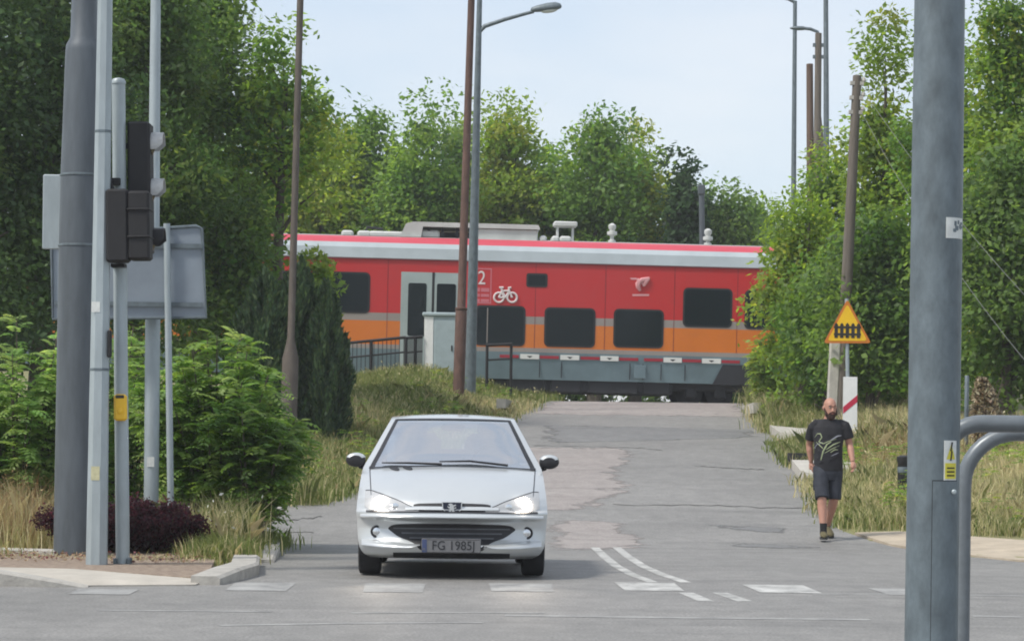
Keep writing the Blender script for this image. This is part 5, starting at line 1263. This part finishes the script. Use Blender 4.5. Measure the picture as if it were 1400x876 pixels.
# shoes and socks
for a_, yaw, pitch in ((ANR, -4, 0), (ANL, 8, 16)):
    mb = MB(); mb.tube([a_+Vector((0, 0, .1)), a_+Vector((0, 0, .02)), a_-Vector((0, 0, .03))], [.045, .042, .045], 14); mb.build('sock', SOCK, man)
    f_ = MB(); prf = [(.075, .030, .035), (.05, .040, .055), (0, .042, .075), (-.05, .044, .06), (-.11, .048, .046), (-.16, .046, .038), (-.19, .030, .028), (-.2, .012, .012)]
    mr_ = Matrix.Rotation(R(yaw), 3, 'Z') @ Matrix.Rotation(R(pitch), 3, 'X')
    f_.loft([[mr_ @ Vector((w*math.cos(k), y, max(-.012, h*.5+h*.62*math.sin(k))+.012)) for k in np.linspace(0, 2*PI, 18, endpoint=False)] for y, w, h in prf])
    f_.v = [tuple(Vector(v)+Vector((a_.x, a_.y, 0))) for v in f_.v]; zmin = min(v[2] for v in f_.v); f_.v = [(v[0], v[1], v[2]-zmin+.018) for v in f_.v]
    so = f_.build('shoe', SHOE, man)
    g_ = MB(); g_.loft([[mr_ @ Vector((w*1.06*math.cos(k), y*1.02, (.012 if math.sin(k) > 0 else -.012))) for k in np.linspace(0, 2*PI, 18, endpoint=False)] for y, w, h in prf])
    g_.v = [tuple(Vector(v)+Vector((a_.x, a_.y, 0))) for v in g_.v]; zmin = min(v[2] for v in g_.v); g_.v = [(v[0], v[1], v[2]-zmin) for v in g_.v]; g_.build('sole', SOLE, so)
man.scale = (.97, .97, .97)
# ------------------------------------------------------------------ trees
def tree_px(name, label, px, d, top_py, wpx, **k):
    x = X(px, 560, d); k.setdefault('rx', wpx*d/FPX/2); return tree(name, label, 'tree', x, d, Z(px, top_py, d), **k)
gb = 'trees behind the train'
BG = [  # px, d, top, width, palette, seed, label
 (330, 92, 120, 190, GREEN_MID, 11, 'broad green tree behind the train roof, farthest towards the dark trees'),
 (435, 88, 150, 150, GREEN_YEL, 12, 'yellowish tree behind the left end of the train, beside the thin brown pole'),
 (500, 90, 138, 130, GREEN_MID, 13, 'green tree standing behind the white domes on the train roof'),
 (575, 86, 152, 150, GREEN_MID, 14, 'round green tree standing behind the train door, left of the rusty pole'),
 (625, 91, 172, 120, GREEN_DARK, 15, 'darker green tree standing directly behind the rusty pole'),
 (690, 88, 124, 105, GREEN_YEL, 16, 'pale tall tree with two tips just right of the street lamp'),
 (745, 90, 188, 110, GREEN_MID, 17, 'lower green tree behind the white roof unit, between two taller trees'),
 (812, 87, 136, 120, GREEN_MID, 18, 'tallest feathery tree above the middle of the train'),
 (868, 89, 190, 100, GREEN_YEL, 19, 'yellow green tree behind the emblem on the train'),
 (985, 88, 248, 110, GREEN_DARK, 21, 'small dark green tree behind the short dark post'),
 (1040, 92, 280, 110, GREEN_MID, 22, 'low green tree ending the row behind the train, below open sky'),
]
for px, d, ty, w, pal, sd, lab in BG:
    tree_px('broadleaf_tree', lab, px, d, ty, w*1.08, low=1.0, clumps=120, per=190, clump=.95, leaf=.19, pal=pal, seed=sd, group=gb, lump=.3, core=.35, cut=-.95, limbs=10, taper=.12)
tree_px('conifer_tree', 'dark narrow tree with a pointed top behind the right half of the train', 934, 86, 205, 72, low=.8, clumps=80, per=110, clump=.7, leaf=.22, pal=[(.045, .09, .035), (.055, .105, .04), (.04, .08, .035)], seed=20, lump=.2, cut=-.95, core=.2)
# far wood closing the view behind the row
def far_wood():
    rng = np.random.default_rng(77); Vs, Fs, Cs, o = [], [], [], 0
    for i in range(26):
        x = -22+i*1.75+rng.normal(0, .4); d = 100+rng.uniform(0, 8); h = rng.uniform(8.0, 10.2) if x < 6.5 else rng.uniform(3.4, 4.6)
        V, Fq, col, _ = crown(rng, (x, d, 2.2+h*.5), (2.0, 2.0, h*.55), 40, 70, 1.2, .36, GREEN_MID if i % 3 else GREEN_DARK, cut=-1)
        Vs.append(V); Fs.append(Fq+o); Cs.append(col); o += len(V)
    ob = mesh_np('far_wood', np.vstack(Vs), np.vstack(Fs), np.vstack(Cs), M['leaf']); ob['kind'] = 'stuff'; ob['label'] = 'far wood filling the gaps behind the row of trees'; ob['category'] = 'wood'
far_wood()
# big dark trees on the left
gl_ = 'large trees on the left'
LT = [ # px, d, top_py, width px, pal, seed, clumps, label
 (-70, 44, -160, 270, GREEN_DEEP, 31, 150, 'dark tree cut off by the left edge of the picture'),
 (55, 46, -190, 250, GREEN_DEEP, 32, 170, 'large dark tree standing behind the thick grey mast'),
 (180, 50, -150, 240, GREEN_DARK, 33, 170, 'large dark tree behind the traffic light'),
 (272, 53, -90, 190, [*GREEN_DARK, *GREEN_MID], 34, 150, 'tall dark green tree right of the road sign back, its crown ending against the sky')]
for px, d, ty, w, pal, sd, ncl, lab in LT:
    tree_px('broadleaf_tree', lab, px, d, ty, w, low=.5, clumps=ncl, per=250, clump=.82, leaf=.125, pal=pal, seed=sd, group=gl_, core=.45, cut=-.98, lump=.22)
tree_px('ash_tree', 'airy ash tree with loose twigs reaching past the thin brown pole', 375, 52, 28, 150, low=3.0, clumps=46, per=110, clump=.75, leaf=.15, pal=GREEN_YEL+GREEN_MID, seed=35, core=.3, lump=.5, cut=-.7)
tree_px('broadleaf_tree', 'lower green tree between the sign back and the dark conifers', 322, 51, 262, 110, low=.5, clumps=70, per=150, clump=.7, leaf=.13, pal=GREEN_MID+GREEN_DARK, seed=36, cut=-.95)
# dark conifers
def thuja(label, px, d, top_py, wpx, seed, group='dark conifers beside the thin brown pole'):
    rng = np.random.default_rng(seed); x = X(px, 600, d); z0 = gz(x, d); Ht = Z(px, top_py, d)-z0; r0 = wpx*d/FPX/2
    root = thing('conifer', label, 'conifer', (x, d, z0-.03), group=group)
    n = 24000; t = rng.uniform(0, 1, n); a = rng.uniform(0, 6.28, n)
    prof = np.interp(t, [0, .08, .5, .8, .93, 1], [.75, .95, 1.0, .8, .5, .12])*(1+.16*np.sin(3*a+5*t+seed)+.13*np.sin(7*a-9*t)+.1*np.sin(11*a+17*t))*np.where(t > .72, 1+.25*np.sin(2*a+seed), 1)
    rr = r0*prof*np.sqrt(rng.uniform(.3, 1.2, n)); P = np.stack([rr*np.cos(a), rr*np.sin(a), t*Ht*(1+.07*np.sin(3*a+seed)+.05*np.sin(5*a))], 1)
    ax = norm(np.stack([np.cos(a)*.45, np.sin(a)*.45, np.full(n, 1.)], 1)+rng.normal(0, .28, (n, 3))); nr = norm(np.stack([np.cos(a), np.sin(a), np.zeros(n)], 1)+rng.normal(0, .6, (n, 3)))
    ln = rng.uniform(.07, .17, n); V, Fq = leaf_quads(P, ax, nr, ln, ln*.34)
    col = np.repeat(pal_pick(rng, [(.045, .085, .04), (.06, .105, .045), (.036, .07, .036), (.075, .12, .045)], n, .2), 4, 0)
    mesh_np('foliage', V, Fq, col, M['needle'], root); mb = MB(); mb.tube([(0, 0, -.1), (0, 0, Ht*.8)], [.07, .02], 8); mb.build('trunk', M['bark'], root)
for a in (('broad dark conifer left of the thin brown pole', 358, 45, 388, 84, 41), ('dark conifer standing just right of the thin brown pole', 405, 45.5, 374, 84, 42), ('outermost dark conifer next to the grassy verge and the train', 444, 45.2, 402, 56, 43)): thuja(*a)
tree_px('shrub', 'light green sapling growing beside the dark conifer in front of the train', 428, 50.5, 352, 70, low=1.2, clumps=20, per=90, clump=.4, leaf=.14, pal=GREEN_YEL, seed=44, cut=-.6, core=.2)
# leafy bushes on the left corner
gs = 'leafy bushes on the left corner'
frond_shrub('leafy_bush', 'fresh green bush with feathery leaves at the left edge behind the dry grass', X(25, 600, 28.5), 28.5, 1.4, 2.6, 1700, .29, GREEN_FRESH, 51, gs)
frond_shrub('leafy_bush', 'green feathery bush showing between the thick mast and the thin posts', X(150, 600, 29.8), 29.8, 1.7, 2.5, 1900, .29, GREEN_FRESH, 52, gs)
frond_shrub('leafy_bush', 'big spreading feathery bush right of the sign posts, reaching towards the road', X(295, 600, 28.2), 28.2, 2.0, 2.5, 3200, .28, GREEN_FRESH+GREEN_MID, 53, gs)
frond_shrub('leafy_bush', 'darker low bush at the roadside end of the leafy bushes', X(345, 600, 27.3), 27.3, .95, 1.55, 800, .28, GREEN_MID+GREEN_DARK, 54, gs)
frond_shrub('leafy_bush', 'dark green bush at the far left behind the mast', X(-30, 600, 31), 31, 2.2, 1.9, 600, .36, GREEN_MID, 55, gs)
# purple barberries
def barberry(label, px, d, base_py, top_py, wpx, n, seed):
    rng = np.random.default_rng(seed); x = X(px, base_py, d); h = Z(px, top_py, d)-.06; w = wpx*d/FPX
    root = thing('barberry_bush', label, 'bush', (x, d, .06))
    st = MB(); tips = []
    for i in range(80):
        a = rng.uniform(0, 6.28); r = rng.uniform(0, 1)**.5; e = Vector((w/2*r*math.cos(a), .42*r*math.sin(a), h*(1-.35*r*r)*rng.uniform(.7, 1.05))); tips.append(e)
        st.tube([(e.x*.4, e.y*.4, -.05), Vector((e.x*.8, e.y*.8, e.z*.55)), e], [.008, .006, .003], 4)
    st.build('stems', M['bark'], root)
    T_ = np.array([tuple(t) for t in tips]); i = rng.integers(0, len(T_), n); t = rng.uniform(.15, 1.02, n)**.7
    P = T_[i]*np.stack([.4+.6*t, .4+.6*t, t], 1)+rng.normal(0, .035, (n, 3)); P[:, 2] = np.maximum(P[:, 2], .015)
    ax = norm(rng.normal(size=(n, 3))+[0, 0, .4]); nr = norm(rng.normal(size=(n, 3))+[0, -.2, .6]); ln = rng.uniform(.022, .045, n)
    V, Fq = leaf_quads(P, ax, nr, ln, ln*.7); col = np.repeat(pal_pick(rng, [(.055, .018, .026), (.075, .024, .03), (.04, .016, .022), (.10, .03, .034), (.05, .026, .026)], n, .2), 4, 0)
    mesh_np('foliage', V, Fq, col, M['leaf'], root)
barberry('low wide purple barberry bush behind the foot of the masts and traffic light', 162, 25.75, 768, 682, 250, 34000, 61)
# right-hand trees
gr_ = 'trees on the right of the road'
RT = [
 (1098, 57, 262, 110, GREEN_YEL, 71, 60, 'yellow green tree leaning over the right end of the train'),
 (1130, 55, 350, 130, GREEN_MID, 76, 70, 'low bushy tree at the roadside between the train and the warning sign'),
 (1135, 60, 200, 130, GREEN_MID+GREEN_YEL, 72, 80, 'green tree left of the leaning wooden pole'),
 (1203, 56, 44, 120, GREEN_YEL, 73, 100, 'tall slim yellowish tree between the leaning wooden pole and the foreground post'),
 (1190, 52, 300, 160, GREEN_DARK+GREEN_MID, 74, 100, 'dense dark bushy tree right of the warning sign'),
 (1290, 53, 70, 170, GREEN_MID, 75, 130, 'green tree mostly hidden behind the foreground post'),
 (1372, 50, -40, 130, GREEN_YEL+GREEN_MID, 77, 120, 'tall tree right of the foreground post with a light top'),
 (1375, 48, 190, 190, GREEN_DARK, 78, 150, 'dark dense tree above the dry field at the right edge'),
 (1475, 50, -30, 180, GREEN_MID, 79, 120, 'tree cut off by the right edge of the picture')]
for px, d, ty, w, pal, sd, ncl, lab in RT:
    tree_px('broadleaf_tree', lab, px, d, ty, w, low=.3, clumps=ncl, per=150, clump=.72, leaf=.135, pal=pal, seed=sd, group=gr_, cut=-.98, core=.35, lump=.35, taper=.62 if sd in (73, 77, 72) else .3)
frond_shrub('roadside_bush', 'small pale green bush at the foot of the right trees beside the train', X(1062, 540, 60), 60, 1.6, 1.9, 420, .42, GREEN_YEL, 80)
# withered pale shrub right of the foreground post
def withered():
    rng = np.random.default_rng(5); d = 41; x = X(1346, 580, d); z0 = gz(x, d); root = thing('withered_shrub', 'pale withered shrub standing in the dry field right of the foreground post', 'shrub', (x, d, z0))
    h = Z(1340, 517, d)-z0; st = MB()
    for i in range(16): a = rng.uniform(0, 6.28); st.tube([(0, 0, -.05), (.1*math.cos(a), .1*math.sin(a), h*.5), (.22*math.cos(a)+.08, .2*math.sin(a), h*rng.uniform(.6, 1))], [.014, .01, .004], 5)
    st.build('stems', M['bark'], root)
    n = 2600; t = rng.uniform(.1, 1, n); a = rng.uniform(0, 6.28, n); rr = .28*np.interp(t, [0, .4, .8, 1], [.8, 1, .7, .25])*np.sqrt(rng.uniform(.1, 1, n))
    P = np.stack([rr*np.cos(a)+.18*(1-t)-.05, rr*np.sin(a), t*h], 1); V, Fq = leaf_quads(P, norm(rng.normal(size=(n, 3))+[0, 0, .5]), norm(rng.normal(size=(n, 3))), rng.uniform(.05, .12, n), rng.uniform(.02, .05, n))
    pal = pal_pick(rng, [(.34, .28, .17), (.44, .38, .26), (.18, .13, .07), (.10, .08, .05)], n, .2); mesh_np('foliage', V, Fq, np.repeat(pal, 4, 0), M['blade'], root)
withered()
p_ = Pole('fence_post', 'thin grey post beside the withered shrub in the field', 'post', (1321, 585), (1322, 514), 41.5); shaft(p_, .035, .035, M['galv_dim'], 'shaft')
p_ = Pole('bollard', 'short black bollard half hidden behind the foreground post', 'bollard', (1236, 672), (1236, 622), 36.5); mb = MB(); mb.lathe((0, 0, 0), [(.09, -.1), (.09, p_.L-.1), (.1, p_.L-.08), (.1, p_.L-.02), (.05, p_.L)], 16); mb.build('shaft', M['black'], p_.root); mb = MB(); mb.lathe((0, 0, p_.L-.2), [(.0925, -.04), (.094, -.03), (.094, .03), (.0925, .04)], 16); mb.build('band', M['galv_dim'], p_.root)

# ------------------------------------------------------------------ grasses
def left_of_road(t0, t1, d0, d1):
    def f(rng, n): d = rng.uniform(d0, d1, n); return np.interp(d, LD, LX)-rng.uniform(t0, t1, n), d
    return f
GAPS = [(G(1075, 607).y, G(1075, 594).y), (G(1095, 660).y, G(1095, 641).y)]
def right_of_road(t0, t1, d0, d1):
    def f(rng, n):
        d = rng.uniform(d0, d1, n); x = np.interp(d, RD, RX)+rng.uniform(t0, t1, n); k = np.ones(n, bool)
        for a, b in GAPS: k &= ~((d > a-.25) & (d < b+.15) & (x < np.interp(d, RD, RX)+1.6))
        return x[k], d[k]
    return f
MIXG = GRASS+STRAW[:2]
blades('dry_grass', clumpy(rect(-8, -4.75, 25.8, 29.5)), 20000, .66, .007, TAN+STRAW, 101, heads=1600, headcol=TAN, headsize=.018)
blades('dry_grass', clumpy(rect(-9, -4.6, 25.6, 28.0)), 12000, .36, .009, GRASS+STRAW, 102)
blades('dry_grass', clumpy(rect(-4.4, -2.75, 25.9, 27.2)), 11000, .42, .007, STRAW+GRASS, 103, heads=160, headcol=[(.72, .72, .68)], headsize=.03)
blades('verge_grass', clumpy(rect(-2.95, -2.62, 24.6, 29.5)), 9000, .20, .009, GRASS+STRAW[:1], 104)
blades('verge_grass', clumpy(left_of_road(.05, 2.6, 35.3, 47)), 38000, .32, .009, MIXG+GRASS, 105, heads=700, headcol=TAN)
blades('verge_grass', clumpy(left_of_road(.02, 4.2, 46, 65.5), 12, .16), 46000, .25, .011, STRAW[:2]+GRASS+GRASS, 106, heads=900, headcol=STRAW)
blades('verge_grass', clumpy(left_of_road(-.05, .25, 36, 64), 8, .1), 3500, .2, .018, MIXG, 107)
blades('verge_grass', clumpy(right_of_road(.2, 2.4, 32.5, 45)), 44000, .26, .009, MIXG, 108)
blades('verge_grass', clumpy(right_of_road(.1, 3.2, 44, 64), 12, .2), 40000, .40, .013, STRAW+GRASS+GRASS, 109, heads=900, headcol=STRAW)
blades('verge_grass', clumpy(right_of_road(-.1, .2, 33, 60), 8, .1), 3000, .16, .018, MIXG, 110)
blades('dry_field_grass', clumpy(lambda rng, n: (rng.uniform(5.6, 12.5, n), rng.uniform(35, 48, n))), 70000, .32, .010, STRAW+STRAW+TAN, 111, heads=2500, headcol=STRAW)
blades('dry_field_grass', clumpy(lambda rng, n: (rng.uniform(5.4, 10.5, n), rng.uniform(31.6, 36, n))), 44000, .22, .009, STRAW+GRASS, 112)
blades('dry_field_grass', clumpy(rect(6.8, 12, 29.4, 31)), 7000, .16, .013, MIXG, 113)
def weeds(name, label, spots, L, pal, seed):
    rng = np.random.default_rng(seed); P, D = [], []
    for x, d, h, n in spots:
        z0 = gz(x, d)
        for i in range(n): a = rng.uniform(0, 6.28); t = rng.uniform(.1, 1); P.append((x+.06*math.cos(a), d+.06*math.sin(a), z0+h*t*.85)); D.append(tuple(Vector((math.cos(a), math.sin(a), .6)).normalized()))
    V, Fq, col = fronds(rng, np.array(P), np.array(D), L*rng.uniform(.6, 1.2, len(P)), rng.uniform(.3, .6, len(P)), pal, 4, .32)
    o = mesh_np(name, V, Fq, col, M['leaf']); o['kind'] = 'stuff'; o['label'] = label; o['category'] = 'weeds'
rng = np.random.default_rng(9)
weeds('weeds', 'green leafy weeds scattered over the right verge and field', [(rng.uniform(4.9, 9.5), rng.uniform(31.5, 43), rng.uniform(.25, .6), 26) for i in range(80)], .2, GREEN_MID+GREEN_YEL, 120)
weeds('weeds', 'green leafy weeds along the left verge', [(float(np.interp(d_, LD, LX))-rng.uniform(.3, 2.5), d_, rng.uniform(.3, .6), 22) for d_ in rng.uniform(36, 62, 34)], .2, GREEN_MID+GREEN_YEL, 121)
# litter of dry leaves on the gravel bed
rng = np.random.default_rng(3); n = 900; P = np.stack([rng.uniform(-5.6, -2.8, n), rng.uniform(23.3, 24.8, n), np.full(n, .085)], 1)
P[:, 2] = .075+rng.uniform(0, .03, n); keep = P[:, 1] > 23.2+.0*P[:, 0]; P = P[keep]; n = len(P)
V, Fq = leaf_quads(P, norm(rng.normal(size=(n, 3))*[1, 1, .3]), norm(rng.normal(size=(n, 3))*.5+[0, 0, 1]), rng.uniform(.02, .06, n), rng.uniform(.015, .03, n))
o = mesh_np('leaf_litter', V, Fq, np.repeat(pal_pick(rng, [(.20, .12, .07), (.30, .22, .14), (.14, .06, .06), (.34, .28, .2)], n, .2), 4, 0), M['blade']); o['kind'] = 'stuff'
blades('dry_grass', clumpy(lambda rng, n: (rng.uniform(-5.6, -2.75, n), rng.uniform(24.0, 24.7, n))), 2600, .10, .008, STRAW+GRASS, 130)
blades('dry_grass', clumpy(lambda rng, n: (rng.uniform(-9, -4.5, n), rng.uniform(24.45, 25.0, n))), 3000, .16, .008, TAN+GRASS, 131)
# ------------------------------------------------------------------ camera, sky, sun
sc = bpy.context.scene
cam = bpy.data.cameras.new('camera'); co = bpy.data.objects.new('camera', cam); C.objects.link(co)
cam.sensor_width = 36; cam.lens = FPX/1400*36; cam.shift_y = (HY-438)/1400; cam.clip_end = 4000; cam.clip_start = .5
co.matrix_world = Matrix.Translation((0, 0, HC)) @ Matrix.Rotation(PI/2, 4, 'X') @ Matrix.Rotation(RHO, 4, 'Z')
sc.camera = co
w = bpy.data.worlds.new('World'); sc.world = w; w.use_nodes = True; nt = w.node_tree; N = nt.nodes; L = nt.links
SUN_EL, SUN_AZ = R(54), R(-118)            # azimuth measured from +Y towards +X (sun to the left, a little behind the camera)
sky = N.new('ShaderNodeTexSky'); sky.sky_type = 'NISHITA'; sky.sun_disc = False; sky.sun_elevation = SUN_EL; sky.sun_rotation = SUN_AZ
sky.air_density = 1.0; sky.dust_density = 1.5; sky.ozone_density = 2.0; sky.altitude = 100
bgn = N['Background']; bgn.inputs['Strength'].default_value = .092
mixn = N.new('ShaderNodeMix'); mixn.data_type = 'RGBA'; mixn.inputs[0].default_value = .6; mixn.inputs[7].default_value = (6.5, 6.85, 7.25, 1)
cl = N.new('ShaderNodeTexNoise'); cl.inputs['Scale'].default_value = 5; cl.inputs['Detail'].default_value = 5
tcw = N.new('ShaderNodeTexCoord'); mpw = N.new('ShaderNodeMapping'); mpw.inputs['Scale'].default_value = (1, 1, 3); L.new(tcw.outputs['Generated'], mpw.inputs[0]); L.new(mpw.outputs[0], cl.inputs['Vector'])
cr = N.new('ShaderNodeValToRGB'); L.new(cl.outputs['Fac'], cr.inputs[0]); cr.color_ramp.elements[0].position = .4; cr.color_ramp.elements[1].position = .65
cr.color_ramp.elements[0].color = (5.9, 6.5, 7.2, 1); cr.color_ramp.elements[1].color = (7.3, 7.35, 7.45, 1); L.new(cr.outputs[0], mixn.inputs[7])
L.new(sky.outputs[0], mixn.inputs[6]); L.new(mixn.outputs[2], bgn.inputs['Color'])
sl_ = bpy.data.lights.new('sun', 'SUN'); sl_.energy = 2.2; sl_.angle = R(9); sl_.color = (1, .95, .87)
so = bpy.data.objects.new('sun', sl_); C.objects.link(so)
dirv = Vector((math.sin(SUN_AZ)*math.cos(SUN_EL), math.cos(SUN_AZ)*math.cos(SUN_EL), math.sin(SUN_EL)))
so.rotation_euler = dirv.to_track_quat('Z', 'Y').to_euler()
vs_ = sc.view_settings; vs_.view_transform = 'Standard'; vs_.look = 'None'; vs_.gamma = 1; vs_.use_curve_mapping = False; vs_.exposure = .7
sc.render.engine = 'CYCLES'; sc.cycles.max_bounces = 8; sc.cycles.transparent_max_bounces = 16; sc.render.filter_size = 1.9; sc.cycles.filter_width = 1.9
# thin haze volume added to lift the shadows, like a lens flare veil
HZ = (-310, 310, -70, 410, -1.4, 17.5)
mb = MB(); mb.box(((HZ[0]+HZ[1])/2, (HZ[2]+HZ[3])/2, (HZ[4]+HZ[5])/2), (HZ[1]-HZ[0], HZ[3]-HZ[2], HZ[5]-HZ[4]))
hm = bpy.data.materials.new('shadow_lift_haze'); hm.use_nodes = True; hn = hm.node_tree.nodes; hn.remove(hn['Principled BSDF'])
pv = hn.new('ShaderNodeVolumePrincipled'); pv.inputs['Color'].default_value = (.93, .96, 1, 1); pv.inputs['Density'].default_value = .0006
hm.node_tree.links.new(pv.outputs[0], hn['Material Output'].inputs['Volume'])
hz = mb.build('haze', hm, None, smooth=False); hz['kind'] = 'stuff'
